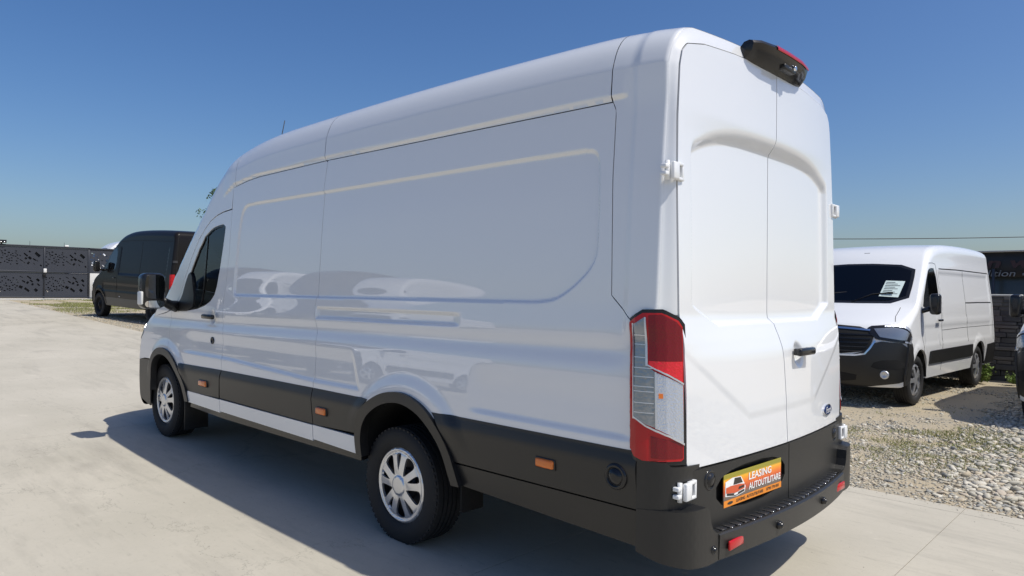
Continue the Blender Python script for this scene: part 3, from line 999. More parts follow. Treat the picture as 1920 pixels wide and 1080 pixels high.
# side markers
for (x0, x1, z0, z1) in ((2.775, 2.625, .664, .712), (.852, .735, .672, .717), (-1.146, -1.258, .684, .726)):
    xc, zc = (x0 + x1) / 2, (z0 + z1) / 2
    y = float(vanY([xc], [zc])[0]) + .014
    V, F = rbox((xc, y, zc), (abs(x1 - x0) + .012, .012, z1 - z0 + .012), .005)
    m = ob('side_marker', V, F, M['plastic'], van)
    V, F = rbox((xc, y + .006, zc), (abs(x1 - x0), .022, z1 - z0), .010, 3)
    ob('marker_lens', V, F, M['orange'], m)
    both.append(m)
def knob(c, axis, sgn, R=.058):
    V, F = lathe([(R, -.01), (R, .006), (R * .92, .014), (R * .74, .018), (R * .70, .010), (R * .62, .010), (R * .58, .022), (R * .2, .026), (.001, .026)], 32, axis)
    V = V.copy()
    k = 1 if axis == 'y' else 0
    V[:, k] *= sgn
    V = V + np.array(c)
    if sgn > 0 and axis == 'y' or (axis == 'x' and sgn < 0):
        F = [f[::-1] for f in F]
    return V, F
V, F = knob((-1.61, 1.048, .722), 'y', 1)
sc = ob('round_cap', V, F, M['gloss_black'], van); both.append(sc)

# rear corner pillar (white, up to the roof)
inn = VS.inner(s_at_x(-1.474 - GAP / 2), VS.L - .002, 14)
zend = inn[-1][1]
poly = [tuple(p) for p in inn] + [(-1.7715, z) for z in np.linspace(zend - .05, 1.37, 50)] + [(-1.66, 1.38), (-1.640, 1.405), (-1.54, 1.497)]
poly += [(S3(z) - GAP / 2, z) for z in np.linspace(1.51, 2.405, 26)]
rpl = pob('rear_pillar', patch(poly, side, res=.010, thick=0, sg=-1, bres=.012), M['white'], van); both.append(rpl)

# rear doors: E edge line, Ccentre line of the surface
def dE(z): return np.interp(z, [.4, .75, 1.10, 1.22, 1.37, 1.42, 2.03, 2.3, 2.62, 2.8], [1.872, 1.870, 1.868, 1.862, 1.846, 1.832, 1.815, 1.806, 1.795, 1.79])
def dC(z): return np.interp(z, [.4, .75, .90, .95, 1.20, 1.25, 1.375, 1.42, 2.0, 2.24, 2.33, 2.62, 2.8], [1.928, 1.930, 1.922, 1.918, 1.900, 1.892, 1.846, 1.838, 1.834, 1.832, 1.850, 1.848, 1.84])
_dz = np.linspace(.3, 2.9, 1301)
_g = np.exp(-0.5 * (np.arange(-20, 21) / 6.0) ** 2); _g /= _g.sum()
_dE = np.convolve(np.pad(dE(_dz), 20, mode='edge'), _g, 'valid')
_dC = np.convolve(np.pad(dC(_dz), 20, mode='edge'), _g, 'valid')
def rearX(y, z, win=True):
    t = np.minimum(1, np.abs(y) / .92) ** 2
    X = _iE(z) * t + _iC(z) * (1 - t)
    # window recess outline: arched top, chamfered lower corners
    ya = np.abs(y)
    top = 2.285 - .10 * (ya / .8) ** 4 - .012 * (ya / .8) ** 2
    zin = ss(np.clip((top + .045 - z) / .085, 0, 1) ** 1.5, 0, 1.04)
    side_ = 1 - ss(ya, .775, .815)
    bot = ss(z - (1.385 + np.maximum(0, ya - .60) * .45), -.012, .012)
    X = X - .028 * zin * side_ * bot
    # pressed crease of the lower half
    lz = .945 + np.maximum(0, ya - .40) * .62
    X = X + .004 * ss(z - lz, -.02, .025) * (1 - ss(z, 1.30, 1.38))
    X = X - .024 * (1 - ss(np.hypot(y + .20, (z - 1.205) * .95), .025, .072))
    return -X
_iE = lambda z: np.interp(z, _dz, _dE)
_iC = lambda z: np.interp(z, _dz, _dC)
def rmap(uv): return np.stack([rearX(uv[:, 0], uv[:, 1]), uv[:, 0], uv[:, 1]], 1)
def rmap_low(uv):
    y, z = uv[:, 0], uv[:, 1]
    t = np.minimum(1, np.abs(y) / .92) ** 2
    return np.stack([-(1.870 * t + 1.930 * (1 - t)), y, z], 1)
def door_poly(s):
    p = [(.0035, .770), (.895, .772), (.908, .80), (.914, 1.15), (.917, 1.45), (.917, 2.0), (.905, 2.30), (.885, 2.52), (.868, 2.585), (.83, 2.622), (.70, 2.648), (.45, 2.664), (.2, 2.672), (.0035, 2.674)]
    return [(s * a, b) for a, b in p]
rdl = pob('rear_door', patch(door_poly(1), rmap, res=.0085, thick=.02, sg=-1, bres=.015), M['white'], van)
rdr = pob('rear_door', patch(door_poly(-1), rmap, res=.0085, thick=.02, sg=-1, bres=.015), M['white'], van)
# frame around the doors: rows run from the lamp up the pillar, over the top and down the other side
ZF = 1.43
qq = np.linspace(float(VS.qmax(VS.L - .002)), 0, 40)
prof = VS.wrap(np.stack([np.full(40, VS.L - .002), qq], 1))
def resamp(P, n):
    d = np.concatenate([[0], np.cumsum(np.linalg.norm(np.diff(P, axis=0), axis=1))])
    t = np.linspace(0, d[-1], n)
    return np.stack([np.interp(t, d, P[:, i]) for i in range(P.shape[1])], 1)
zs_ = np.linspace(ZF, prof[0][2] - .05, 40)
o_side = np.stack([np.full(40, -1.7718), vanY(np.full(40, -1.7715), zs_), zs_], 1)
o_side = np.vstack([o_side, prof[:1]])
dp = np.array(door_poly(1))
i_side = np.vstack([[(.926, ZF)], [(a + .009, b) for a, b in dp[5:7]], [(a + .007, b) for a, b in dp[7:8]]])
i_top = np.vstack([i_side[-1:], [(a + .004, b + .004) for a, b in dp[8:10]], [(a, b + .006) for a, b in dp[10:]], [(0, 2.680)]])
o2 = np.vstack([resamp(o_side, 60), resamp(prof, 60)[1:]])
i2 = np.vstack([resamp(i_side, 60), resamp(i_top, 60)[1:]])
i3 = np.stack([rearX(i2[:, 0], i2[:, 1]) + .004, i2[:, 0], i2[:, 1]], 1)
tt = [0, .12, .25, .4, .6, .8, 1.0]
V = []
for k in range(len(o2)):
    for t in tt:
        e_ = t * t * (3 - 2 * t) * .35 + t * .65
        p = o2[k] * (1 - t) + i3[k] * t
        p[0] = o2[k][0] * (1 - e_) + i3[k][0] * e_
        V.append(p)
    V.append(i3[k] + np.array([.035, 0, 0]))
nc = len(tt) + 1
V = np.array(V)
F = [[a * nc + b, (a + 1) * nc + b, (a + 1) * nc + b + 1, a * nc + b + 1] for a in range(len(o2) - 1) for b in range(nc - 1)]
nf = len(V)
Vm = V * np.array([1, -1, 1])
fr = ob('rear_frame', np.vstack([V, Vm]), [f[::-1] for f in F] + [[i + nf for i in f] for f in F], M['white'], van)
fr.data.set_sharp_from_angle(angle=math.radians(45))
# dark seals behind the gaps
V, F = rbox((-1.75, 0, 1.62), (.03, 1.75, 2.06), .0)
ob('door_seal', V, F, M['gap'], van)

# black lower doors with the plate recess in the left one
PL = dict(y0=.105, y1=.645, z0=.562, z1=.708)
rec = chaikin([(.045, .545), (.70, .545), (.705, .735), (.055, .735)], 2)
lpl = [(.0035, .478), (.80, .478), (.870, .52), (.898, .764), (.0035, .764)]
lbl = pob('lower_door_trim', patch(lpl, rmap_low, res=.04, holes=[rec], thick=.03, off=.006, sg=-1, bres=.03), M['plastic'], van)
pob('plate_recess', patch(chaikin([(.035, .535), (.71, .535), (.715, .745), (.045, .745)], 1), rmap_low, res=.06, thick=0, off=-.022, sg=-1), M['plastic'], lbl)
pob('lower_door_trim', patch([(-a, b) for a, b in lpl], rmap_low, res=.04, thick=.03, off=.006, sg=-1, bres=.03), M['plastic_grey'], van)
for yk in (.745, -.745):
    V, F = knob((-1.882, yk, .705), 'x', -1, .05)
    ob('round_cap', V, F, M['gloss_black'], van)

# printed plate
def plate(parent, o, ey, ez, en, w, h, full=True):
    """o lower left corner as read, ey reading direction, ez up, en outward."""
    ey, ez, en = map(lambda v: np.array(v, float), (ey, ez, en))
    V, F = rbox((w / 2, h / 2, -.003), (w, h, .006), .002)
    p = ob('printed_plate', place(V, o, ey, ez, en), F, M['plate'], parent)
    def flat(name, pts, mat, d=.001, z=.0):
        pts = np.array(pts, float)
        n = len(pts)
        V = np.vstack([np.c_[pts * np.array([w, h]), np.full(n, z + d)]])
        return ob(name, place(V, o, ey, ez, en), [list(range(n))], mat, p, smooth=False)
    flat('print_band', [(0, 0), (1, 0), (1, .205), (0, .205)], M['p_orange'])
    def txt(s, x, y, ww, hh, mat, bold=.02, shear=0):
        V, F = text_geo(s, ww * w, hh * h, bold, .0, shear)
        V[:, 2] = .0022
        V[:, 0] += x * w; V[:, 1] += y * h
        ob('lettering', place(V, o, ey, ez, en), F, mat, p, smooth=False)
    txt("LEASING", .405, .615, .40, .235, M['p_white'])
    txt("AUTOUTILITARE", .405, .30, .575, .22, M['p_white'])
    txt("LEASING  AUTOUTILITARE", .20, .06, .46, .10, M['p_dark'], .012)
    txt("0790 770 003", .72, .06, .23, .10, M['p_dark'], .012)
    flat('print_mark', circ(.10, .105, .045, 12) , M['p_dark'], .0022)
    # the small printed van: a plain outline drawing
    flat('printed_van', [(.02, .33), (.20, .24), (.335, .30), (.35, .46), (.325, .60), (.27, .83), (.13, .86), (.02, .78)], M['p_white'], .0018)
    flat('printed_van', [(.03, .43), (.18, .36), (.33, .42), (.335, .55), (.25, .60), (.10, .62), (.03, .60)], M['p_red'], .0026)
    flat('printed_van', [(.145, .63), (.30, .62), (.262, .81), (.165, .83)], M['p_dark'], .0026)
    flat('printed_van', [(.04, .36), (.19, .27), (.325, .33), (.325, .395), (.19, .345), (.04, .42)], M['p_dark'], .0034)
    flat('printed_van', circ(.185, .335, .035, 10), M['p_white'], .0042)
    flat('printed_van', [(.225, .44), (.32, .46), (.318, .53), (.235, .52)], M['p_dark'], .0034)
    return p
ym = (PL['y0'] + PL['y1']) / 2
plate(van, (-1.908, PL['y1'], PL['z0']), (-.06, -1, 0), (0, 0, 1), (-1, .06, 0), PL['y1'] - PL['y0'], PL['z1'] - PL['z0'])

# rear door handle, emblem
P0 = rmap(np.array([[-.36, 1.215]]))[0] - np.array([.012, 0, 0])
V, F = rbox((P0[0] - .030, -.205, 1.222), (.035, .20, .042), .014, 3)
V2, F2 = rbox((P0[0] - .012, -.285, 1.222), (.03, .03, .036), .006)
V3, F3 = rbox((P0[0] - .012, -.13, 1.222), (.03, .03, .036), .006)
ob('door_handle', *join((V, F), (V2, F2), (V3, F3)), M['gloss_black'], rdr)
ell = lambda a, b: np.stack([-.615 + a * np.cos(np.linspace(0, 2 * PI, 40, endpoint=False)), .862 + b * np.sin(np.linspace(0, 2 * PI, 40, endpoint=False))], 1)
em = pob('emblem', patch(ell(.076, .031), rmap, res=.03, thick=.008, off=.008, sg=-1), M['chrome'], rdr)
pob('emblem', patch(ell(.068, .0245), rmap, res=.03, thick=.003, off=.0105, sg=-1), M['blue'], rdr)
V, F = text_geo("Ford", .096, .036, 0.0, 0.0, .35)
eo = rmap(np.array([[-.567, .846]]))[0] + np.array([-.0125, 0, 0]); ee = rmap(np.array([[-.663, .846]]))[0] + np.array([-.0125, 0, 0])
d = (ee - eo) / np.linalg.norm(ee - eo)
V[:, 2] = 0
ob('lettering', place(V, eo, d, (0, 0, 1), (-1, 0, 0)), F, M['p_white'], rdr, smooth=False)

# tail lamps
def lmap(uv):
    h, z = uv[:, 0], uv[:, 1]
    hh = [0, .06, .2, .42, .55, .66, .8, .92, 1.0, 1.06]
    xs_ = np.interp(h, hh, [-1.640, -1.645, -1.675, -1.725, -1.764, -1.793, -1.817, -1.834, -1.842, -1.847])
    dy = np.interp(h, hh, [-.005, .006, .012, .008, -.005, -.024, -.054, -.083, -.098, -.109])
    sh = np.interp(z, [.8, 1.42], [-.045, 0.0]) * (1 - h)
    yb = vanY(np.full(len(z), -1.70), z)
    yb = yb + (.992 - yb) * .5 * ss(h, .2, .8)
    sh2 = np.interp(z, [.8, 1.42], [-.028, -.004])
    return np.stack([xs_ + sh + sh2 * h, yb + dy, z], 1)
def lp(px):
    return np.array([((a - 72) / 313.0, 1.452 - (b - 80) / 960.0 * .655) for a, b in px])
lo_ = lp([(72, 150), (175, 82), (268, 78), (350, 128), (384, 172), (394, 560), (390, 1020), (385, 1040), (180, 1040), (112, 1018), (72, 960)])
lamp = pob('tail_lamp', patch(lo_, lmap, res=.03, thick=.05, off=.004, sg=1, bres=.02), M['gloss_black'], van)
li = lp([(86, 168), (180, 104), (264, 102), (342, 150), (362, 188), (366, 560), (364, 1000), (350, 1014), (172, 1014), (116, 992), (86, 945)])
pob('red_lens', patch(li, lmap, res=.03, thick=.01, off=.009, sg=1, bres=.02), M['red'], lamp)
pob('clear_lens', patch(lp([(125, 178), (196, 130), (202, 432), (236, 468), (240, 812), (128, 758)]), lmap, res=.03, thick=.004, off=.0125, sg=1), M['clear'], lamp)
pob('reverse_lens', patch(lp([(243, 474), (360, 548), (362, 908), (244, 818)]), lmap, res=.03, thick=.004, off=.0125, sg=1), M['clear_bright'], lamp)
pob('brake_lens', patch(lp([(212, 118), (262, 112), (330, 158), (356, 195), (358, 400), (212, 400)]), lmap, res=.03, thick=.004, off=.0115, sg=1), M['red_dark'], lamp)
pob('brake_lens', patch(lp([(212, 403), (358, 403), (358, 530), (290, 482), (238, 455), (212, 425)]), lmap, res=.03, thick=.004, off=.0115, sg=1), M['red_bright'], lamp)
pob('fog_lens', patch(lp([(218, 862), (358, 905), (358, 995), (218, 995)]), lmap, res=.03, thick=.004, off=.0115, sg=1), M['red_dark'], lamp)
for a in ((118, 172, 205, 176), (232, 470, 242, 810)):
    pass
frame_lines = [[(120, 172), (127, 170), (130, 764), (122, 764)], [(122, 756), (128, 750), (366, 905), (366, 918)], [(236, 468), (243, 470), (244, 818), (237, 815)], [(202, 430), (206, 424), (362, 536), (362, 548)], [(196, 130), (203, 132), (207, 432), (200, 434)]]
for q in frame_lines:
    pob('lens_rib', patch(lp(q), lmap, res=.03, thick=.004, off=.016, sg=1), M['silver'], lamp)
for yy in (240, 300, 380, 445, 500, 560, 590, 660, 720):
    x1 = 196 if yy < 430 else 232
    pob('lens_rib', patch(lp([(130, yy), (x1, yy), (x1, yy + 5), (130, yy + 5)]), lmap, res=.03, thick=.003, off=.0145, sg=1), M['silver'], lamp)
pob('bulb', patch(lp([(248, 600), (266, 600), (266, 630), (248, 630)]), lmap, res=.03, thick=.003, off=.0145, sg=1), M['orange'], lamp)
both.append(lamp)

# hinges
def hinge(x, y, z, nm='hinge'):
    parts = [rbox((x - .012, y - .015, z), (.022, .055, .085), .006)]
    parts.append(rbox((x - .008, y - .060, z + .036), (.020, .055, .016), .004))
    parts.append(rbox((x - .008, y - .060, z - .036), (.020, .055, .016), .004))
    parts.append(rbox((x - .006, y - .088, z), (.020, .018, .09), .004))
    parts.append(lathe([(.001, -.046), (.011, -.046), (.011, .046), (.001, .046)], 12, 'z', (x + .006, y + .022, z)))
    parts.append(rbox((x + .010, y + .036, z + .018), (.03, .035, .02), .004))
    parts.append(rbox((x + .010, y + .036, z - .018), (.03, .035, .02), .004))
    V, F = join(*parts)
    c = np.array([x, y - .03, z])
    return ob(nm, c + (V - c) * np.array([1, .88, .88]), F, M['white2'], van)
both.append(hinge(-1.812, .972, 2.045))
h2 = hinge(-1.882, .955, .690); both.append(h2)
# rear bumper with the corner pieces and the ribbed step
def plan(pts, sm=2):
    P = chaikin(np.array(pts, float), sm, False)
    d = np.concatenate([[0], np.cumsum(np.linalg.norm(np.diff(P, axis=0), axis=1))])
    return P, d / d[-1]
def pathmap(P, t, lean=0.0, z0=0.6):
    def f(uv):
        return np.stack([np.interp(uv[:, 0], t, P[:, 0]), np.interp(uv[:, 0], t, P[:, 1]) + lean * (uv[:, 1] - z0), uv[:, 1]], 1)
    return f
P1, t1 = plan([(-1.715, 1.052), (-1.78, 1.045), (-1.84, 1.02), (-1.872, .965), (-1.882, .90), (-1.882, .80)])
post = [(0, .43), (0, .845), (.10, .815), (.38, .812), (.42, .795), (.99, .785), (1, .43)]
both.append(pob('bumper_corner', patch(post, pathmap(P1, t1), res=.03, thick=.03, sg=1), M['plastic'], van))
P2, t2 = plan([(-1.717, 1.0535), (-1.785, 1.047), (-1.865, 1.024), (-1.922, .968), (-1.940, .88), (-1.948, .73)])
swoop = [(0, .425), (0, .606), (.15, .612), (.30, .615), (.72, .618), (.78, .60), (.80, .55), (.84, .512), (.90, .493), (1, .487), (1, .372), (.75, .368), (.5, .378), (.2, .40)]
both.append(pob('bumper_end', patch(swoop, pathmap(P2, t2), res=.03, thick=.10, sg=1), M['plastic'], van))
V, F = knob((-1.932, .80, .425), 'x', -1, .020)
ob('parking_sensor', V, F, M['gloss_black'], van)
yb_ = np.linspace(-.76, .76, 49)
bx = lambda y: -1.948 - .062 * (1 - (y / .76) ** 2)
bump_pts = []
prof = [(0.0, .372), (.004, .480), (-.006, .486), (-.018, .486), (-.020, .478), (-.12, .476), (-.125, .40), (-.10, .372)]
V, F = [], []
for y in yb_:
    for dx, z in prof:
        V.append((bx(y) - dx, y, z))
n = len(prof)
for i in range(len(yb_) - 1):
    for k in range(n):
        F.append([i * n + k, (i + 1) * n + k, (i + 1) * n + (k + 1) % n, i * n + (k + 1) % n])
F += [list(range(n))[::-1], [(len(yb_) - 1) * n + k for k in range(n)]]
bump = ob('rear_bumper', V, F, M['plastic_grey'], van)
bump.data.set_sharp_from_angle(angle=math.radians(30))
for k in range(26):
    y = -.735 + k * 1.47 / 25
    x0 = bx(y)
    V, F = rbox((x0 + .070, y, .4805), (.088, .046, .010), .004, 1)
    ob('step_tread', V, F, M['plastic'], bump)
    V, F = rbox((x0 + .018, y + .029, .488), (.007, .006, .006), .002, 1)
    ob('step_stud', V, F, M['chrome'] if k % 3 else M['plastic_grey'], bump)
for y0 in (.645, -.645):
    V, F = rbox((bx(y0) - .004, y0, .425), (.012, .135, .042), .006)
    o = ob('reflector', V, F, M['red'], bump)
    o.rotation_euler = (0, 0, 0)
for y0 in (.28, -.28):
    V, F = knob((bx(y0) - .001, y0, .428), 'x', -1, .020)
    ob('parking_sensor', V, F, M['gloss_black'], bump)
V, F = tube([(-1.9, .30, .40), (-1.93, .30, .345), (-1.95, .26, .345)], .012, 8)
ob('tow_eye', V, F, M['steel'], van)

# high brake light with the camera on the roof edge
V = []
sec = [(-.395, .3), (-.385, .62), (-.33, .85), (-.2, 1.0), (0, 1.03), (.2, 1.0), (.33, .85), (.385, .62), (.395, .3)]
prof = [(0.02, 2.745), (-.02, 2.785), (-.085, 2.815), (-.118, 2.806), (-.128, 2.790), (-.112, 2.748), (-.06, 2.705), (-.005, 2.690)]
for y, k in sec:
    for dx, z in prof:
        V.append((-1.815 + dx * k * .85, y * .85 + .02, 2.708 + (z - 2.75) * (0.50 + .40 * k)))
n = len(prof)
F = [[i * n + k, (i + 1) * n + k, (i + 1) * n + (k + 1) % n, i * n + (k + 1) % n] for i in range(len(sec) - 1) for k in range(n)]
F += [list(range(n))[::-1], [(len(sec) - 1) * n + k for k in range(n)]]
F = [f for f in F]
bl_ = ob('brake_light', V, F, M['gloss_black'], van)
bl_.data.set_sharp_from_angle(angle=math.radians(38))
V, F = [], []
for i, y in enumerate(np.linspace(-.33, .18, 12)):
    k = np.interp(y, [a for a, b in sec], [b for a, b in sec])
    zz_ = lambda z: 2.708 + (z - 2.75) * (0.50 + .40 * k)
    for dx, z in ((-.098, 2.8165), (-.124, 2.808), (-.133, 2.788), (-.129, 2.782)):
        V.append((-1.815 + dx * k * .85 - .0015, y * .85 + .02, zz_(z)))
F = [[i * 4 + k, (i + 1) * 4 + k, (i + 1) * 4 + k + 1, i * 4 + k + 1] for i in range(11) for k in range(3)]
ob('red_lens', V, F, M['red'], bl_)
V, F = rbox((-1.888, -.02, 2.690), (.05, .14, .03), .008)
ob('camera_pod', V, F, M['plastic'], bl_)
V, F = lathe([(.012, 0), (.014, -.012), (.008, -.014), (.001, -.012)], 14, 'x', (-1.912, -.06, 2.700))
ob('camera_lens', V, F, M['chrome'], bl_)

# mirrors
V, F = rbox((3.415, 1.235, 1.475), (.17, .205, .325), .055, 5)
mir = ob('door_mirror', V, F, M['gloss_black'], van)
def mpatch(y0, y1, z0, z1, x, name, mat, cut=.03):
    P = chaikin([(y0, z0 + cut), (y0 + cut, z0), (y1 - cut, z0), (y1, z0 + cut), (y1, z1 - cut), (y1 - cut, z1), (y0 + cut, z1), (y0, z1 - cut)], 1)
    f = lambda uv: np.stack([np.full(len(uv), x) - .012 * (1 - ((uv[:, 0] - 1.235) / .1) ** 2), uv[:, 0], uv[:, 1]], 1)
    pob(name, patch(P, f, res=.05, thick=.006, sg=-1), mat, mir)
mpatch(1.150, 1.318, 1.405, 1.620, 3.330, 'mirror_glass', M['mirror'])
mpatch(1.150, 1.318, 1.325, 1.388, 3.330, 'wide_mirror_glass', M['mirror2'], .02)
V, F = rbox((3.39, 1.338, 1.41), (.10, .022, .12), .01)
ob('indicator', V, F, M['trim_white'], mir)
V, F = tube([(3.44, 1.00, 1.33), (3.44, 1.06, 1.345), (3.43, 1.11, 1.37), (3.42, 1.16, 1.40)], [.055, .045, .04, .04], 12)
ob('mirror_arm', V, F, M['plastic'], mir)
both.append(mir)

# roof aerial
V, F = tube([(3.02, .30, 2.38), (2.92, .30, 2.70), (2.76, .30, 3.10)], [.014, .006, .004], 6)
ob('aerial', V, F, M['cable'], van)

# cab inside and underbody
V, F = join(rbox((2.36, 0, 1.55), (.04, 1.80, 1.7), 0), rbox((2.9, 0, .62), (1.2, 1.7, .05), 0))
ob('bulkhead', V, F, M['interior_lt'], van)
V, F = join(rbox((3.72, 0, 1.12), (.42, 1.76, .34), .06), rbox((3.5, .45, 1.25), (.16, .42, .14), .03))
ob('dashboard', V, F, M['interior'], van)
for y in (.52, -.30, -.72):
    V, F = join(rbox((2.75, y, .98), (.52, .46, .16), .05), rbox((2.52, y, 1.32), (.14, .46, .62), .05), rbox((2.49, y, 1.74), (.10, .26, .20), .04))
    ob('seat', V, F, M['seat'], van)
V, F = lathe([(.19 + .014 * math.cos(a), .014 * math.sin(a)) for a in np.linspace(0, 2 * PI, 9)], 28, 'x', (0, 0, 0))
R_ = Matrix.Rotation(math.radians(-28), 3, 'Y')
V = np.array([R_ @ Vector(v) for v in V]) + np.array([3.30, .52, 1.36])
ob('steering_wheel', V, F, M['interior'], van)
V, F = join(rbox((1.2, 0, .50), (5.7, 1.60, .16), 0), rbox((-1.2, 0, .43), (.9, .9, .14), .02), tube([(-.1, -.8, .36), (-.1, .8, .36)], .05, 10), tube([(3.77, -.8, .40), (3.77, .8, .40)], .04, 10), tube([(2.5, .35, .38), (.3, .35, .36), (-1.4, .6, .36)], .035, 8))
ob('underbody', V, F, M['gap'], van)
for y in (.86, -.86):
    for x in (-.50,):
        V, F = rbox((x + .03, y - .02 * (1 if y > 0 else -1), .375), (.012, .17, .21), .004)
        ob('mud_flap', V, F, M['gap'], van)
    V, F = rbox((3.30, y, .34), (.012, .22, .30), .004)
    ob('mud_flap', V, F, M['plastic'], van)
for o in both:
    mirrored(o, van)
# wheels
for (x, z) in ((.025, .338), (3.765, .412)):
    for sd in (1, -1):
        wheel(van, (x, sd * .872, z), .350, .226, .225, HUB, M['silver'], sd)

# ------------------------------------------------------------------ the other vehicles, built from one body recipe
def vbuild(name, sp):
    """One vehicle from an outline, a width table and lists of surface pieces; x forward, origin under the rear axle."""
    rt = root(name, (0, 0, 0))
    zt = np.linspace(0, 3.2, 321)
    yt = np.interp(zt, sp['wz'], sp['wy'])
    k = np.exp(-0.5 * (np.arange(-12, 13) / 4.0) ** 2); k /= k.sum()
    yt = np.convolve(np.pad(yt, 12, mode='edge'), k, 'valid')
    bands = sp.get('bands', [])
    def Y(x, z):
        y = np.interp(z, zt, yt)
        for (x0, x1, z0, z1, d, e) in bands:
            y = y + d * ss(x, x0 - e, x0 + e) * (1 - ss(x, x1 - e, x1 + e)) * ss(z, z0 - e, z0 + e) * (1 - ss(z, z1 - e, z1 + e))
        for (cx, R) in sp['arch']:
            y = y + .014 * (1 - ss(np.hypot(x - cx, z - .36), R + .05, R + .13)) * ss(z, .5, .7)
        return y
    xa, kf, W = sp['xa'], sp['kf'], max(sp['wy'])
    def dfm(P):
        x, y, z = P[:, 0], P[:, 1], P[:, 2]
        f = np.maximum(0, x - xa)
        x2 = x - kf * f ** 2 * (np.abs(y) / W) ** 3
        x2 = x2 - sp.get('bow', .10) * np.clip(x - sp['xs'], 0, .5) / .5 * (np.abs(y) / W) ** 2.2 * ss(z, 1.1, 1.35)
        r = np.maximum(0, sp['xr'] + .25 - x)
        x2 = x2 + .5 * r ** 2 * (np.abs(y) / W) ** 2
        return np.stack([x2, y, z], 1)
    B = Shell(sp['ctr'], Y, dfm, crown=.015, ds=.02)
    paint = sp['paint']
    st = B.strip(.002, B.L - .002, nq=10, nr=5, ds=.05)
    inn = B.inner(.002, B.L - .002, 130)
    R0 = sp['arch']
    bot = []
    zb = sp['zb']
    xs_ = [inn[-1][0]]
    low = [(inn[-1][0] + .01, zb)]
    for cx, R in R0:
        a = math.asin((zb - .36) / R)
        low += [(cx + R * math.cos(t), .36 + R * math.sin(t)) for t in np.linspace(PI - a, a, 18)]
    low += [(inn[0][0] - .01, zb)]
    sd = patch(np.vstack([inn, low]), B.side, res=.05, thick=.03, sg=-1, bres=.05)
    sdm = (sd[0] * np.array([1, -1, 1]), [f[::-1] for f in sd[1]], sd[2] * np.array([1, -1, 1]))
    body = pob('body', joinN(st, sd, sdm), paint, rt)
    for (nm, poly, mat, off, th, par, bothsides) in sp['side']:
        o = pob(nm, patch(poly, B.side, res=.07, thick=th, off=off, sg=-1, bres=.05), M[mat], rt)
        if bothsides:
            mirrored(o, rt)
    for (nm, poly, mat, off, th, *mir) in sp['front']:
        o = pob(nm, patch(poly, B.front_map, res=.07, thick=th, off=off, sg=1, bres=.05), M[mat], rt)
        if mir:
            mirrored(o, rt)
    for (nm, poly, mat, off, th, *mir) in sp.get('rear', []):
        o = pob(nm, patch(poly, B.rear_map, res=.08, thick=th, off=off, sg=-1, bres=.06), M[mat], rt)
        if mir:
            mirrored(o, rt)
    for cx, R in R0:
        V, F = [], []
        for y in (W - .03, .5):
            for p in circ(cx, .36, R * .99, 20, 0, PI):
                V.append((p[0], y, p[1]))
        n = 20
        F = [[k, k + 1, n + k + 1, n + k] for k in range(n - 1)] + [[n + k for k in range(n)]]
        o = ob('wheel_liner', V, F, M['gap'], rt)
        mirrored(o, rt)
    V, F = rbox(((sp['arch'][0][0] + sp['arch'][-1][0]) / 2, 0, zb + .04), (sp['arch'][-1][0] + 1.2, 1.5, .12), 0)
    ob('underbody', V, F, M['gap'], rt)
    for cx, R in R0:
        for sgn in (1, -1):
            wheel(rt, (cx, sgn * sp['track'], sp['R']), sp['R'], sp['rim'], .215, sp['cap'], sp['capmat'], sgn)
    for nm, V, F, mat, bs in sp.get('extra', []):
        o = ob(nm, V, F, M[mat], rt)
        if bs:
            mirrored(o, rt)
    rt['_'] = 0
    del rt['_']
    return rt, B

def strip_line(pts, wd=.006):
    """A narrow outline along a polyline, for shut lines."""
    P = np.array(pts, float)
    t = np.gradient(P, axis=0)
    t /= np.linalg.norm(t, axis=1, keepdims=True)
    n = np.stack([-t[:, 1], t[:, 0]], 1) * wd / 2
    return np.vstack([P + n, (P - n)[::-1]])

def copy_tree(o, parent=None, swap=None):
    c = o.copy()
    COL.objects.link(c)
    if parent is not None:
        c.parent = parent
    if swap and c.type == 'MESH':
        if any(m and m.name in swap for m in c.data.materials):
            c.data = c.data.copy()
            for i, m in enumerate(c.data.materials):
                if m and m.name in swap:
                    c.data.materials[i] = swap[m.name]
    for ch in [x for x in bpy.data.objects if x.parent == o]:
        copy_tree(ch, c, swap)
    return c

def mirror_geo(x, y, z, w=.13, d=.19, h=.30):
    return join(rbox((x, y, z), (w, d, h), .045, 4), tube([(x + .05, y - .27, z - .12), (x + .02, y - .16, z - .10), (x, y - .05, z - .06)], .035, 8))

ALLOY = alloy_geo(.225)
STEEL = steel_rim_geo(.215, .235)
STEELN = (STEEL[0], [f[::-1] for f in STEEL[1]], None)

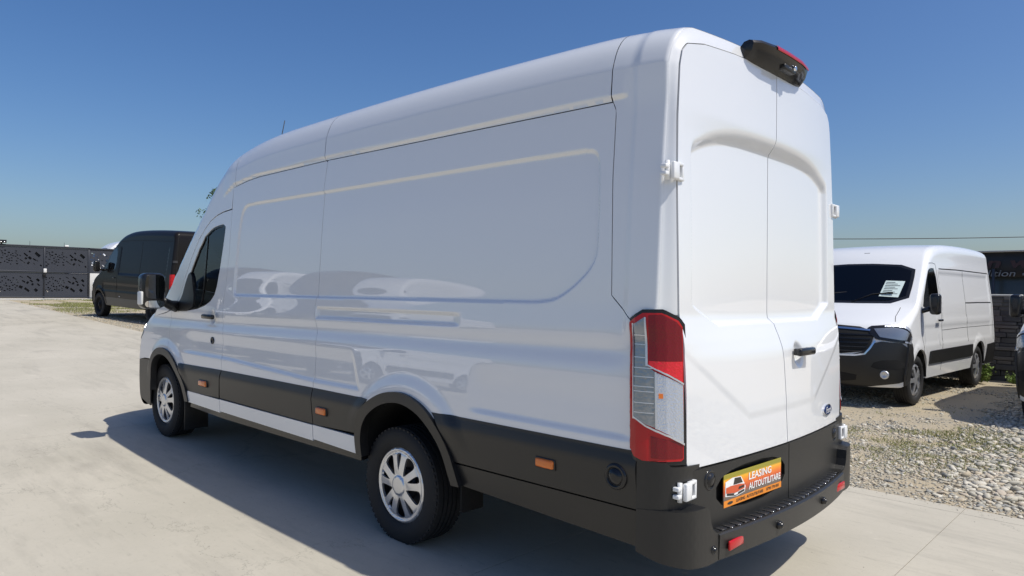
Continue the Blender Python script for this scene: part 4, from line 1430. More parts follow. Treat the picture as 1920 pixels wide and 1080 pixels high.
# white compact van parked nose out
mz, my = [.2, .5, .8, 1.15, 1.4, 1.9, 2.1, 2.4], [.96, 1.0, 1.02, 1.00, .985, .925, .90, .89]
bump_side = chaikin([(3.56, .30), (3.585, .52), (3.55, .66), (3.62, .86), (3.78, .905), (4.03, .90), (4.06, .30)], 1)
msp = dict(
    ctr=[(3.92, .27, .06), (3.97, .30, .08), (4.02, .48, .11), (4.02, .72, .12), (3.97, .95, .13), (3.88, 1.10, .13), (3.72, 1.185, .12), (3.40, 1.31, .09), (3.24, 1.385, .06), (3.12, 1.49, .06),
         (2.66, 1.93, .08), (2.50, 2.08, .10), (2.32, 2.20, .12), (2.1, 2.285, .14), (1.7, 2.345, .15), (1.0, 2.375, .15), (0, 2.385, .15), (-.75, 2.37, .15), (-.94, 2.34, .12), (-1.02, 2.22, .09), (-1.06, 1.7, .08), (-1.085, 1.0, .08), (-1.085, .45, .07), (-1.02, .38, .06)],
    wz=mz, wy=my, xa=2.9, kf=.30, xs=2.0, xr=-1.085, arch=[(0, .42), (3.182, .42)], zb=.34, paint=M['white2'], track=.875, R=.345, rim=.235, cap=ALLOY, capmat=M['silver'],
    bands=[(-.80, 2.02, 1.21, 1.90, -.010, .02), (-.75, 2.9, .86, 1.10, -.008, .03)],
    side=[('side_window', chaikin([(2.22, 1.955), (2.19, 1.45), (2.30, 1.375), (2.95, 1.36), (3.05, 1.40), (2.62, 1.90), (2.50, 1.955)], 1), 'gloss_black', .003, .004, 0, True),
          ('window_glass', chaikin([(2.25, 1.925), (2.225, 1.47), (2.32, 1.405), (2.70, 1.395), (2.70, 1.78), (2.58, 1.925)], 1), 'glass_dark', .006, .002, 0, True),
          ('side_moulding', [(.445, .56), (.46, .735), (.50, .745), (2.66, .735), (2.70, .72), (2.72, .56), (2.69, .545), (.48, .545)], 'plastic', .018, .03, 0, True),
          ('bumper_side', bump_side, 'plastic', .008, .02, 0, True),
          ('rear_bumper', [(-1.03, .36), (-1.05, .72), (-.52, .70), (-.46, .50), (-.42, .36)], 'plastic', .010, .02, 0, True),
          ('door_seam', strip_line([(2.10, .42), (2.08, 1.0), (2.12, 1.5), (2.14, 1.95), (2.16, 2.02), (2.30, 2.035), (2.48, 2.03)]), 'gap', .002, .004, 0, True),
          ('door_seam', strip_line([(2.98, .46), (3.02, .9), (3.10, 1.25), (3.12, 1.33)]), 'gap', .002, .004, 0, True),
          ('panel_seam', strip_line([(1.98, 1.955), (1.0, 1.965), (-.86, 1.955)], .016), 'gap', .002, .004, 0, True),
          ('panel_seam', strip_line([(2.08, 1.02), (1.0, 1.03), (-.98, 1.03)]), 'gap', .002, .004, 0, True),
          ('slide_rail', strip_line([(.72, 1.43), (0, 1.435), (-.86, 1.435)], .018), 'gap', .002, .004, 0, True),
          ('panel_seam', strip_line([(.70, .80), (.72, 1.2), (.72, 1.95)]), 'gap', .002, .004, 0, True),
          ('panel_seam', strip_line([(-.90, .78), (-.92, 1.4), (-.90, 1.955)]), 'gap', .002, .004, 0, True),
          ('fuel_flap', chaikin(strip_line([(2.20, .80), (2.20, 1.02)], .10), 1), 'white2', .003, .003, 0, False),
          ('handle_recess', circ(2.30, 1.17, .07, 20), 'white2', .002, .003, 0, True)],
    front=[('windscreen', chaikin([(-.84, 1.42), (0, 1.395), (.84, 1.42), (.82, 1.75), (.775, 1.985), (0, 2.02), (-.775, 1.985), (-.82, 1.75)], 1), 'gloss_black', .004, .006),
           ('windscreen_glass', chaikin([(-.79, 1.455), (0, 1.43), (.79, 1.455), (.775, 1.75), (.735, 1.955), (0, 1.99), (-.735, 1.955), (-.775, 1.75)], 1), 'glass_dark', .008, .002),
           ('front_bumper', chaikin([(-1.06, .275), (1.06, .275), (1.10, .60), (1.05, .875), (.64, .905), (.56, .72), (0, .68), (-.56, .72), (-.64, .905), (-1.05, .875), (-1.10, .60)], 1), 'plastic', .012, .02),
           ('grille', chaikin([(-.66, .90), (-.56, .715), (.56, .715), (.66, .90), (.62, 1.075), (0, 1.10), (-.62, 1.075)], 1), 'gap', .010, .015),
           ('chrome_trim', strip_line([(.60, 1.04), (.3, 1.052), (.10, 1.056)], .022), 'chrome', .018, .012, 1),
           ('chrome_trim', strip_line([(.67, .905), (.62, .80), (.565, .722), (.45, .700), (.2, .692)], .022), 'chrome', .020, .012, 1),
           ('headlight', dens([(.56, 1.065), (.575, 1.03), (.68, .925), (.95, .885), (1.10, .895), (1.175, .99), (1.19, 1.125), (1.16, 1.15), (.85, 1.125), (.60, 1.095)], .04), 'gloss_black', .014, .02, 1),
           ('headlight_lens', dens([(.64, 1.06), (.72, .955), (.93, .925), (1.00, .935), (1.04, 1.075), (.85, 1.085)], .04), 'clear', .018, .006, 1),
           ('daylight_strip', strip_line([(.98, .905), (1.085, .915), (1.135, 1.0), (1.145, 1.115), (.95, 1.115), (.75, 1.098)], .028), 'clear_bright', .020, .006, 1),
           ('lower_intake', chaikin([(.62, .52), (.68, .64), (.98, .66), (1.0, .52)], 1), 'gap', .014, .004, 1),
           ('hood_seam', strip_line([(.78, 1.36), (.80, 1.24), (.84, 1.17)]), 'gap', .002, .004, 1),
           ('lower_intake', chaikin([(-.45, .33), (.45, .33), (.48, .47), (-.48, .47)], 1), 'gap', .014, .004)],
    rear=[('tail_lamp', [(.86, .85), (.98, .85), (.98, 1.35), (.86, 1.35)], 'red', .012, .02, 1)],
    extra=[])
for k in range(5):
    z = .76 + k * .055
    msp['front'].append(('grille_bar', strip_line([(-.56 - .02 * k, z), (0, z - .008), (.56 + .02 * k, z)], .014), 'gloss_black', .016, .012))
MG = mirror_geo(2.95, 1.15, 1.42, .12, .14, .30)
msp['extra'] += [('door_mirror', MG[0], MG[1], 'gloss_black', True)]
h_ = rbox((2.30, 1.045, 1.175), (.18, .03, .035), .012)
msp['extra'] += [('door_handle', h_[0], h_[1], 'gloss_black', True)]
V, F = lathe([(.058, -.02), (.058, .004), (.044, .008), (.03, .0), (.001, -.002)], 20, 'x')
fy = .80
msp['extra'] += [('fog_lamp', V + np.array([3.895, fy, .45]), F, 'clear_bright', True)]
for y0, sgn in ((.10, 1), (-.55, 1)):
    V, F = join(tube([(3.22, y0, 1.425), (3.08, y0 + .25, 1.55), (3.05, y0 + .52, 1.575)], .012, 6))
    msp['extra'] += [('wiper', V, F, 'gap', False)]
master, MB = vbuild('compact_van', msp)
# printed sheet behind the screen, roof lamp, plate
pap = np.array([(.445, 1.505), (.70, 1.495), (.715, 1.735), (.46, 1.74)])
pp = pob('price_sheet', patch(pap, MB.front_map, res=.1, thick=.002, off=.013, sg=1), M['paper'], master)
for k in range(9):
    z = 1.710 - k * .024
    pob('print_line', patch([(.475, z), (.475 + .20 * (0.6 + .4 * ((k * 7) % 5) / 4), z - .001), (.475 + .20 * (0.6 + .4 * ((k * 7) % 5) / 4), z + .007), (.475, z + .008)], MB.front_map, res=.1, thick=0, off=.0150, sg=1), M['ink'], pp)
V, F = rbox((2.30, .0, 2.19), (.08, .10, .035), .012)
ob('roof_lamp', V, F, M['gloss_black'], master)
xp_ = float(MB.front_map(np.array([[0.0, .62]]))[0][0])
plate(master, (xp_ + .022, -.26, .565), (0, 1, 0), (0, 0, 1), (1, 0, 0), .52, .125)
for k in range(5):
    a0 = k * 2 * PI / 5
tag(master, "white low-roof van parked nose out with a paper sheet in its windscreen", "van", "white low-roof vans parked nose out")
HM = math.radians(87.3)
def set_pose(o, local, world, hd):
    c, s_ = math.cos(hd), math.sin(hd)
    o.rotation_euler = (0, 0, hd)
    o.location = (world[0] - local[0] * c + local[1] * s_, world[1] - local[0] * s_ - local[1] * c, float(GZ(world[0])) - .004)
set_pose(master, (3.182, .93), (-.60, -7.55), HM)
m2 = copy_tree(master)
m2['label'] = "partly visible white van with black bumper cut off by the right edge of the photo"
set_pose(m2, (3.182, -.93), (-2.00, -7.38), HM)
for ch in [o for o in bpy.data.objects if o.parent == m2 and o.name.split('.')[0] in ('price_sheet',)]:
    for g in [o for o in bpy.data.objects if o.parent == ch]:
        bpy.data.objects.remove(g)
    bpy.data.objects.remove(ch)

# dark panel van on the gravel by the gate
ssp = dict(
    ctr=[(4.02, .30, .08), (4.10, .36, .10), (4.15, .60, .13), (4.10, .88, .14), (3.95, 1.06, .14), (3.72, 1.17, .12), (3.42, 1.29, .09), (3.28, 1.37, .06), (3.15, 1.48, .06),
         (2.60, 2.05, .08), (2.44, 2.19, .12), (2.22, 2.33, .15), (1.95, 2.43, .17), (1.6, 2.50, .18), (1.0, 2.535, .18), (0, 2.535, .18), (-.75, 2.515, .18), (-.93, 2.47, .14), (-1.0, 2.36, .09), (-1.03, 1.8, .08), (-1.06, 1.0, .08), (-1.06, .48, .07), (-1.0, .40, .06)],
    wz=[.2, .5, .8, 1.1, 1.35, 1.9, 2.3, 2.6], wy=[.93, .97, .99, .985, .97, .91, .865, .85], xa=3.0, kf=.30, xs=2.0, xr=-1.06, arch=[(0, .43), (3.25, .43)], zb=.36, paint=M['black_paint'], track=.87, R=.35, rim=.225,
    cap=STEELN, capmat=M['gap'],
    bands=[(-.72, 2.05, 1.28, 2.06, -.012, .02), (-.8, 3.0, .80, 1.0, -.012, .03)],
    side=[('side_window', chaikin([(2.26, 2.04), (2.22, 1.50), (2.34, 1.36), (3.00, 1.33), (3.10, 1.38), (2.62, 1.98), (2.50, 2.04)], 1), 'gloss_black', .002, .004, 0, True),
          ('window_glass', chaikin([(2.29, 2.005), (2.255, 1.52), (2.36, 1.40), (2.80, 1.38), (2.85, 1.62), (2.56, 2.0)], 1), 'mirror', .006, .002, 0, True),
          ('sill_trim', [(.46, .37), (.46, .60), (2.80, .60), (2.80, .37)], 'black_paint_dirty', .006, .02, 0, True),
          ('sill_trim', [(-1.0, .40), (-1.02, .62), (-.42, .62), (-.43, .40)], 'black_paint_dirty', .006, .02, 0, True),
          ('door_seam', strip_line([(2.12, .40), (2.10, 1.0), (2.15, 1.6), (2.17, 2.06), (2.30, 2.10), (2.5, 2.09)], .008), 'gap', .002, .004, 0, True),
          ('panel_seam', strip_line([(.78, .62), (.78, 1.3), (.79, 2.2)], .008), 'gap', .002, .004, 0, True),
          ('roof_seam', strip_line([(2.2, 2.20), (1.5, 2.235), (.5, 2.24), (-.9, 2.22)], .010), 'gap', .002, .004, 0, True),
          ('slide_rail', strip_line([(1.75, 1.215), (.8, 1.22), (-.6, 1.215)], .02), 'gap', .002, .004, 0, True),
          ('arch_trim', np.vstack([circ(3.25, .36, .49, 20, .1, PI - .1), circ(3.25, .36, .42, 20, .1, PI - .1)[::-1]]), 'black_paint', .012, .02, 0, True),
          ('side_marker', [(1.86, .64), (1.86, .66), (1.93, .66), (1.93, .64)], 'trim_white', .008, .004, 0, False)],
    front=[('windscreen', chaikin([(-.80, 1.41), (0, 1.39), (.80, 1.41), (.76, 1.75), (.70, 2.06), (0, 2.09), (-.70, 2.06), (-.76, 1.75)], 1), 'gloss_black', .004, .006),
           ('front_bumper', chaikin([(-1.02, .33), (1.02, .33), (1.05, .62), (1.0, .78), (-1.0, .78), (-1.05, .62)], 1), 'plastic', .010, .02),
           ('grille', chaikin([(-.45, .82), (.45, .82), (.55, 1.03), (-.55, 1.03)], 1), 'gap', .010, .01),
           ('headlight', chaikin([(.62, .90), (.95, .86), (1.10, 1.0), (.85, 1.10), (.65, 1.05)], 1), 'clear', .012, .02, 1)],
    rear=[('door_seam', strip_line([(0, .66), (0, 1.5), (0, 2.36)], .008), 'gap', .002, .004),
          ('door_seam', strip_line([(.83, .66), (.84, 1.5), (.80, 2.30), (.76, 2.37), (.4, 2.40), (0, 2.405)], .010), 'gap', .002, .004, 1),
          ('door_panel', chaikin([(.10, 1.36), (.72, 1.36), (.68, 2.12), (.10, 2.14)], 1), 'black_paint', .006, .01, 1),
          ('tail_lamp', chaikin([(.875, .98), (1.02, .98), (1.02, 1.36), (.885, 1.36)], 0), 'red', .012, .02, 1),
          ('rear_bumper', [(-1.02, .42), (1.02, .42), (1.02, .62), (-1.02, .62)], 'plastic', .03, .04),
          ('hinge', [(.82, 1.66), (.93, 1.66), (.93, 1.72), (.82, 1.72)], 'steel', .02, .02, 1)],
    extra=[])
MG2 = mirror_geo(3.02, 1.16, 1.48, .12, .17, .32)
ssp['extra'] += [('door_mirror', MG2[0], MG2[1], 'gloss_black', True)]
h_ = rbox((2.30, .99, 1.17), (.16, .03, .035), .012)
ssp['extra'] += [('door_handle', h_[0], h_[1], 'gloss_black', True)]
sprn, SB = vbuild('panel_van', ssp)
tag(sprn, "dark brown-black high-roof van parked on the gravel near the patterned gate", "van", "panel vans near the gate")
set_pose(sprn, (3.25, .93), (19.75, -2.98), math.radians(6.0))
sprn.rotation_euler = (0, -math.atan(.034), math.radians(6.0))
sprn.location.z = float(GZ(sprn.location.x)) - .01
# white van standing beyond the fence panel
v3 = copy_tree(sprn, None, {'dark_brown_paint': M['white2'], 'dusty_dark_paint': M['white2']})
v3['label'] = "white van whose roof shows above the fence panel beyond the dark van"
v3.rotation_euler = (0, 0, math.radians(90))
v3.location = (34.2, -9.75, float(GZ(34)) + .24)
# ------------------------------------------------------------------ sliding gate with cut-out pattern, fence panel beside it
GX, GB = 29.30, 0.985
gate = root('patterned_gate', (GX, -5.23, GB))
tag(gate, "dark anthracite metal gate with laser-cut pattern panels and a white lock box", "gate")
def cut_pattern(w, h, seed, dense=1.0):
    """Tilted rectangles that fan out from one lower corner, as cut through the sheet."""
    rg = np.random.default_rng(seed)
    H = []
    def quad(cx, cy, a, b, t):
        c, s_ = math.cos(t), math.sin(t)
        q = np.array([(-a, -b), (a, -b), (a, b), (-a, b)]) / 2 * (1 + .12 * rg.uniform(-1, 1, (4, 2)))
        H.append(np.stack([cx + q[:, 0] * c - q[:, 1] * s_, cy + q[:, 0] * s_ + q[:, 1] * c], 1))
    pts = []
    def ok(x, y, r):
        if not (r + .03 < x < w - r - .03 and r * .8 + .10 * h < y < h - r * .8 - .08 * h):
            return False
        for (a, b, c) in pts:
            if math.hypot(a - x, b - y) < c + r + .004:
                return False
        pts.append((x, y, r))
        return True
    # big pieces fan out on one side, small ones crowd on the other
    for k in range(900):
        u = rg.uniform(0, 1)
        x = u * w
        lo, hi = .16 + .10 * math.sin(3 * u), .86 - .18 * u * (1 - u)
        y = h * rg.uniform(lo, hi)
        big = u > .45
        a = rg.choice([.16, .12, .20, .07]) if big and k < 260 else rg.uniform(.035, .075)
        b = rg.choice([.08, .10, .025, .05]) if big and k < 260 else rg.uniform(.025, .05)
        t = math.radians(-28 - 16 * u + rg.uniform(-6, 6)) + (0 if big else .35)
        if ok(x, y, math.hypot(a, b) / 2):
            quad(x, y, a, b, t)
        if len(H) >= int(46 * dense):
            break
    return H
def gmap(uv): return np.stack([np.zeros(len(uv)), -uv[:, 0], uv[:, 1]], 1)
PW, PH = 1.56, 1.99
for i in range(4):
    y0 = 1.56 * (i + 1)                                    # local y of the panel's left edge (towards the drive)
    for j in (0, 1):
        pt = patch([(0.03, 0), (PW - .03, 0), (PW - .03, .93), (.03, .93)], gmap, res=.25, holes=cut_pattern(PW, .93, 40 + j), thick=.012, sg=1, bres=.5)
        P = pt[0] + np.array([-.01, y0, .05 + j * 1.0])
        ob('gate_panel', P, pt[1], M['gate'], gate, smooth=False)
    for j in (0, 1):
        rg = np.random.default_rng(90 + j)
        hs_ = [] if j else [circ(rg.uniform(.15, 1.4), rg.uniform(.1, .8), rg.uniform(.03, .07), 6) for _ in range(5)]  # holes in the added lower sheet leave a few bright dots
        pt = patch([(0.03, 0), (PW - .03, 0), (PW - .03, .93), (.03, .93)], gmap, res=.25, holes=hs_ if i != 9 else [], thick=.004, sg=1, bres=.5)
        ob('dark_stand_in', pt[0] + np.array([.08, y0, .05 + j * 1.0]), pt[1], M['kiosk'], gate, smooth=False)  # added dark sheet, stands in for the darkness behind the cut-outs
    V, F = rbox((0, y0 - PW, 1.0), (.07, .05, 2.06), .006, 1)
    ob('gate_post', V, F, M['gate_edge'], gate)
for z in (.0, 1.0, 2.0):
    V, F = rbox((0, 3.15, z + .02), (.075, 6.35, .07), .006, 1)
    ob('gate_rail', V, F, M['gate_edge'], gate)
V, F = rbox((-.06, 1.56 - .02, 1.07), (.07, .11, .16), .02, 2)
ob('lock_box', V, F, M['trim_white'], gate)
V, F = rbox((-.055, 1.56, .90), (.05, .10, .12), .01, 1)
ob('lock_handle', V, F, M['gap'], gate)
V, F = rbox((-.03, .80, 2.085), (.05, .14, .07), .008, 1)
ob('gate_sensor', V, F, M['trim_white'], gate)
for y in (2.05, .88):
    V, F = tube([(0, y, 2.04), (0, y, 2.22)], .006, 5)
    ob('gate_pin', V, F, M['gate_edge'], gate)
# security lamp and camera on the gate's top rail
cm = root('security_camera', (GX - .02, -2.36, GB + 2.055))
tag(cm, "small black floodlight camera mounted on top of the gate at the left edge", "camera")
V, F = join(rbox((-.03, .10, .085), (.14, .30, .10), .02), rbox((0, .1, .02), (.05, .06, .06), .004))
ob('housing', V, F, M['gloss_black'], cm)
for y in (.02, .14):
    V, F = lathe([(.028, 0), (.024, -.015), (.001, -.018)], 12, 'x', (-.10, y, .075))
    ob('lens', V, F, M['clear_bright'], cm)
V, F = rbox((-.03, .10, .145), (.16, .32, .014), .004)
ob('visor', V, F, M['gap'], cm)
# the fixed fence bay on a light plinth panel
fb = root('fence_panel', (GX, -5.25, GB))
tag(fb, "cut-out fence bay above a pale concrete panel, between gate and dark van", "fence")
BW = .94
pt = patch([(0, 1.06), (BW, 1.06), (BW, 2.0), (0, 2.0)], gmap, res=.25, holes=[h + np.array([0, 1.06]) for h in cut_pattern(BW, .94, 7, .5)], thick=.012, sg=1, bres=.5)
ob('cutout_sheet', pt[0] + np.array([-.01, 0, 0]), pt[1], M['gate'], fb, smooth=False)
V, F = rbox((.0, -BW / 2, .50), (.05, BW - .06, 1.02), .004, 1)
ob('plinth_panel', V, F, M['wall_white'], fb)
for nm, c, sz in (('fence_rail', (0, -BW / 2, 2.02), (.075, BW + .1, .07)), ('fence_rail', (0, -BW / 2, 1.04), (.07, BW, .05)), ('fence_rail', (0, -BW / 2, -.02), (.07, BW, .05)), ('fence_post', (0, -BW, 1.0), (.07, .06, 2.08)), ('fence_post', (.0, -.005, 1.0), (.06, .05, 2.06))):
    V, F = rbox(c, sz, .005, 1)
    ob(nm, V, F, M['gate_edge'], fb)
wp = root('white_wall', (GX, -6.26, GB))
tag(wp, "white rendered wall end standing beside the fence bay behind the dark van", "wall")
V, F = rbox((.05, -3.0, 1.03), (.22, 6.0, 2.10), .01, 1)
ob('render', V, F, M['wall_white'], wp)
V, F = rbox((.05, -3.0, 2.10), (.28, 6.06, .05), .01, 1)
ob('coping', V, F, M['coping'], wp)
sill = root('gate_sill', (GX, 0, GB))
V, F = rbox((-.05, -3.0, -.075), (.34, 9.0, .075), .008, 1)
tag(ob('gate_kerb', V + np.array([GX, 0, GB]), F, M['coping']), "low pale concrete sill under the gate and fence bay", "kerb")
bpy.data.objects.remove(sill)

# ------------------------------------------------------------------ stacked-stone wall, black kiosk, cable, tree
WY = -12.12
wall = root('stone_wall', (0, WY, 0))
tag(wall, "dark grey stacked-stone garden wall behind the compact white van", "wall")
V, F = rbox((2.75, -.13, .76), (16.5, .18, 1.60), 0)
ob('wall_core', V, F, M['gap'], wall)
V, F = rbox((4.90, -.10, 1.565), (12.24, .30, .035), .006, 1)
ob('coping', V, F, M['coping'], wall)
rows, zc_ = [], -.03
while zc_ < 1.54:
    hgt = random.choice((.055, .07, .085, .10))
    rows.append((zc_, min(hgt, 1.555 - zc_)))
    zc_ += hgt + .006
cnt, far_parts = 0, []
for z0, hh in rows:
    x = -5.4
    while x < 10.8:
        L_ = random.uniform(.16, .42)
        d = random.uniform(.03, .07)
        g = rbox((x + L_ / 2, -.04 + d / 2, z0 + hh / 2), (L_ - .006, d + .03, hh), .008, 1)
        if -1.75 < x < -.35 and cnt < 290:
            cnt += 1
            ob('stone', g[0], g[1], random.choice(M['cladstone']), wall, smooth=False)
        else:
            far_parts.append(g)
        x += L_
V, F = join(*far_parts)
mi = np.repeat([random.randrange(4) for _ in far_parts], [len(g[1]) for g in far_parts])
o = ob('stonework', V, F, M['cladstone'], wall, smooth=False, mi=mi)
o['kind'] = 'stuff'
o['label'] = "stacked slate courses away from the gap beside the van"

kio = root('black_kiosk', (0, -15.0, 0))
tag(kio, "low black cabin with a dark sign band behind the stone wall", "building")
V, F = rbox((-2.2, -1.6, 1.0), (7.4, 3.0, 3.04), .01, 1)
ob('wall', V, F, M['kiosk_panel'], kio)
V, F = rbox((-2.2, -.06, 2.25), (7.6, .18, .56), .01, 1)
fas = ob('sign_band', V, F, M['kiosk'], kio)
V, F = rbox((-2.2, -1.6, 2.535), (7.8, 3.5, .035), .006, 1)
ob('roof_edge', V, F, M['coping'], kio)
V, F = rbox((-1.24, .2, 2.70), (.20, .3, .30), .01, 1)
ob('roof_box', V, F, M['kiosk_panel'], kio)
V, F = rbox((-.33, .10, 1.1), (.05, .05, 2.1), .004, 1)
ob('post', V, F, M['gate'], kio)
for x in (1.2, .2, -1.6, -2.8, -4.0):
    V, F = rbox((x, -.08, 1.75), (.04, .06, .46), .004, 1)
    ob('mullion', V, F, M['kiosk'], kio)
def sign(s, x, z, wd, hg, mat, bold, shear):
    V, F = text_geo(s, wd, hg, bold, .008, shear)
    ob('lettering', place(V, (x, .045, z), (-1, 0, 0), (0, 0, 1), (0, 1, 0)), F, mat, kio, smooth=False)
sign("an wa", .05, 2.17, 1.28, .165, M['sign_red'], .03, .22)
sign("edition", -.02, 1.985, .70, .14, M['sign_grey'], .0, .22)
V, F = rbox((-.87, .04, 2.03), (.05, .02, .05), .002, 1)
ob('sign_dot', V, F, M['sign_grey'], kio)

# overhead cable between two poles
a, b = np.array([11.5, -16.8, 3.52]), np.array([-6.5, -33.9, 4.2])
cw_ = [a + (b - a) * t - np.array([0, 0, .25 * 4 * t * (1 - t)]) for t in np.linspace(0, 1, 40)]
V, F = tube(cw_, .014, 5)
tag(ob('overhead_cable', V, F, M['cable']), "thin dark cable strung across the sky above the compact van and cabin", "cable")
for p, lb in ((a, "grey pole carrying the overhead cable behind the long white van"), (b, "grey pole carrying the overhead cable beyond the black cabin")):
    V, F = tube([(p[0], p[1], -.2), (p[0], p[1], p[2] + .12)], [.10, .07], 10)
    tag(ob('cable_pole', V, F, M['wood']), lb, "pole", "poles of the overhead cable")

def leaves(centres, n, spread, size, flat=.4):
    V, F = [], []
    for c in centres:
        for _ in range(n):
            p = np.array(c) + RNG.normal(0, spread, 3)
            a = RNG.normal(0, 1, 3); a /= np.linalg.norm(a)
            b = np.cross(a, RNG.normal(0, 1, 3)); b /= np.linalg.norm(b)
            s_ = size * RNG.uniform(.6, 1.3)
            k = len(V)
            nn = np.cross(a, b) * s_ * .12
            V += [p - a * s_, p - b * s_ * flat + nn, p + a * s_, p + b * s_ * flat + nn]
            F += [[k, k + 1, k + 2], [k, k + 2, k + 3]]
    return np.array(V), F
def at_px(u, v, D):
    return CAM + (_f + _r * (u - 960) / 1317.6 - _u * (v - 540) / 1317.6) * D
TB = np.array([19.3, -7.95, float(GZ(19.3))])
tree = root('young_tree', TB)
tag(tree, "thin young tree with sparse leafy twigs showing past the white van's windscreen", "tree")
trunk = np.array([(0, 0, -.1), (.03, .02, 1.2), (-.02, .05, 2.4), (.05, .12, 3.4), (.03, .10, 4.3)])
tips = [((20.54, -6.72, 4.72), 8), ((20.60, -6.66, 4.50), 6), ((20.72, -6.54, 4.10), 4), ((20.80, -6.45, 3.80), 3), ((20.06, -7.16, 5.50), 0), ((20.35, -6.88, 5.02), 0), ((20.42, -6.80, 4.85), 1),
        ((19.2, -8.4, 5.0), 16), ((18.7, -8.3, 4.6), 18), ((19.4, -8.9, 4.3), 18), ((18.9, -8.8, 3.7), 16), ((19.6, -8.1, 4.5), 14), ((18.6, -8.0, 4.0), 14), ((19.3, -8.4, 3.4), 14)]
br, lc = [tube(trunk, [.06, .05, .04, .03, .015], 8)], []
for (p, n) in tips:
    q = np.array(p) - TB
    st = trunk[2] + (trunk[4] - trunk[2]) * random.uniform(.1, .9)
    md = st * .45 + q * .55 + np.array([0, 0, .15])
    br.append(tube([st, md, q], [.018, .012, .005], 5))
    for k in range(3):
        e = q + RNG.normal(0, .13, 3)
        br.append(tube([md * .3 + q * .7, e], [.006, .003], 4))
    if n:
        lc += [(q + RNG.normal(0, .12, 3), 6) for _ in range(n * 2)]
V, F = join(*br)
ob('trunk', V, F, M['bark'], tree)
V, F = leaves([c for c, n in lc], 5, .05, .06)
ob('foliage', V, F, M['leaf'], tree, smooth=False)

# weed by the stone wall
weed = root('weed', (-.72, -11.35, 0))
tag(weed, "bright green leafy weed growing at the foot of the stone wall", "plant")
stems, cs = [], []
for k in range(16):
    an, r, h = random.uniform(0, 2 * PI), random.uniform(.05, .34), random.uniform(.14, .40)
    e = (r * math.cos(an), r * math.sin(an) * .6, h)
    stems.append(tube([(0.3 * e[0], .3 * e[1], 0), (.7 * e[0], .7 * e[1], h * .6), e], [.006, .005, .002], 4))
    cs += [e, (.75 * e[0], .75 * e[1], h * .7)]
V, F = join(*stems)
ob('stem', V, F, M['weed_leaf'], weed)
V, F = leaves(cs, 9, .045, .045, .5)
ob('foliage', V, F, M['weed_leaf'], weed, smooth=False)
w2 = copy_tree(weed)
w2['label'] = "smaller green weed right of the leafy one, by the wall"
w2.location = (-1.22, -11.50, 0)
w2.scale = (.55, .55, .45)
w2.rotation_euler = (0, 0, 2.0)
weed['group'] = w2['group'] = "weeds at the foot of the stone wall"

# ------------------------------------------------------------------ cobbles, grit and thin grass on the gravel lot
def vnoise(x, y, sc, seed):
    rg = np.random.default_rng(seed)
    T = rg.uniform(0, 1, (64, 64))
    u, v = x * sc, y * sc
    i, j = np.floor(u).astype(int), np.floor(v).astype(int)
    a, b = u - i, v - j
    a, b = a * a * (3 - 2 * a), b * b * (3 - 2 * b)
    g = lambda p, q: T[p % 64, q % 64]
    return (g(i, j) * (1 - a) + g(i + 1, j) * a) * (1 - b) + (g(i, j + 1) * (1 - a) + g(i + 1, j + 1) * a) * b
def lotz(x, y):
    return np.where(y > CONC_Y, GZ(x), GZ(x) - .022) + np.where(y > CONC_Y, 0, .007) * (np.sin(x * 1.7 + 0.6 * np.sin(y * 2.1)) + np.sin(y * 1.3 + x * 0.7))
def stone_shape(seed, nu=7, nv=4):
    rg = np.random.default_rng(seed)
    V = [(0, 0, 1)]
    for i in range(1, nv):
        t = PI * i / nv
        for k in range(nu):
            p = 2 * PI * (k + .5 * (i % 2)) / nu
            V.append((math.sin(t) * math.cos(p), math.sin(t) * math.sin(p), math.cos(t)))
    V.append((0, 0, -1))
    V = np.array(V)
    for _ in range(3):
        d = rg.normal(0, 1, 3); d /= np.linalg.norm(d)
        V = V * (1 + .22 * (V @ d))[:, None]
    V = V * rg.uniform(.88, 1.12, (len(V), 1))
    V = np.sign(V) * np.abs(V) ** .85
    F = [[0, 1 + k, 1 + (k + 1) % nu] for k in range(nu)]
    for i in range(nv - 2):
        for k in range(nu):
            a, b = 1 + i * nu + k, 1 + i * nu + (k + 1) % nu
            if (i + 1) % 2 == 1:
                F += [[a, a + nu, b], [b, a + nu, b + nu]]
            else:
                F += [[a, a + nu, b + nu], [a, b + nu, b]]
    L_ = len(V) - 1
    o = 1 + (nv - 2) * nu
    F += [[o + k, L_, o + (k + 1) % nu] for k in range(nu)]
    return V, np.array(F)
SH = [stone_shape(900 + k) for k in range(10)]
SM = [stone_shape(950 + k, 5, 3) for k in range(8)]
# where stones lie: thick cobbles to the right, fine grit along the concrete edge, bare sandy tracks between
def cobble_density(x, y):
    far = np.clip((-1.3 - x) / 1.6, 0, 1)
    n = vnoise(x, y, 1.1, 5) * .6 + vnoise(x, y, 2.7, 6) * .4
    d = ss(n + .62 * far, .40, .74)
    tr = np.exp(-((y + 4.35 + .25 * np.sin(x * 1.3)) / .30) ** 2)      # bare track
    return d * (1 - .75 * tr * (1 - far * .75)) * (.50 + .50 * far + .25 * ss(-y, 5.5, 7.5))
px_, py_, ps_ = [], [], []
N = 190000
x = RNG.uniform(-7.5, 1.2, N); y = RNG.uniform(-11.9, CONC_Y - .06, N)
keep = RNG.uniform(0, 1, N) < cobble_density(x, y) * np.where(y > -8.0, 1.0, .45)
x, y = x[keep], y[keep]
s_ = np.clip(RNG.lognormal(math.log(.0178), .44, len(x)), .007, .048) * (0.60 + .55 * np.clip((-1.2 - x) / 1.8, 0, 1))
edge = np.clip((CONC_Y - y) / .5, 0, 1)
s_ *= .45 + .55 * edge
keep = (y - s_ * 1.3) < CONC_Y + .01
x, y, s_ = x[keep], y[keep], s_[keep]
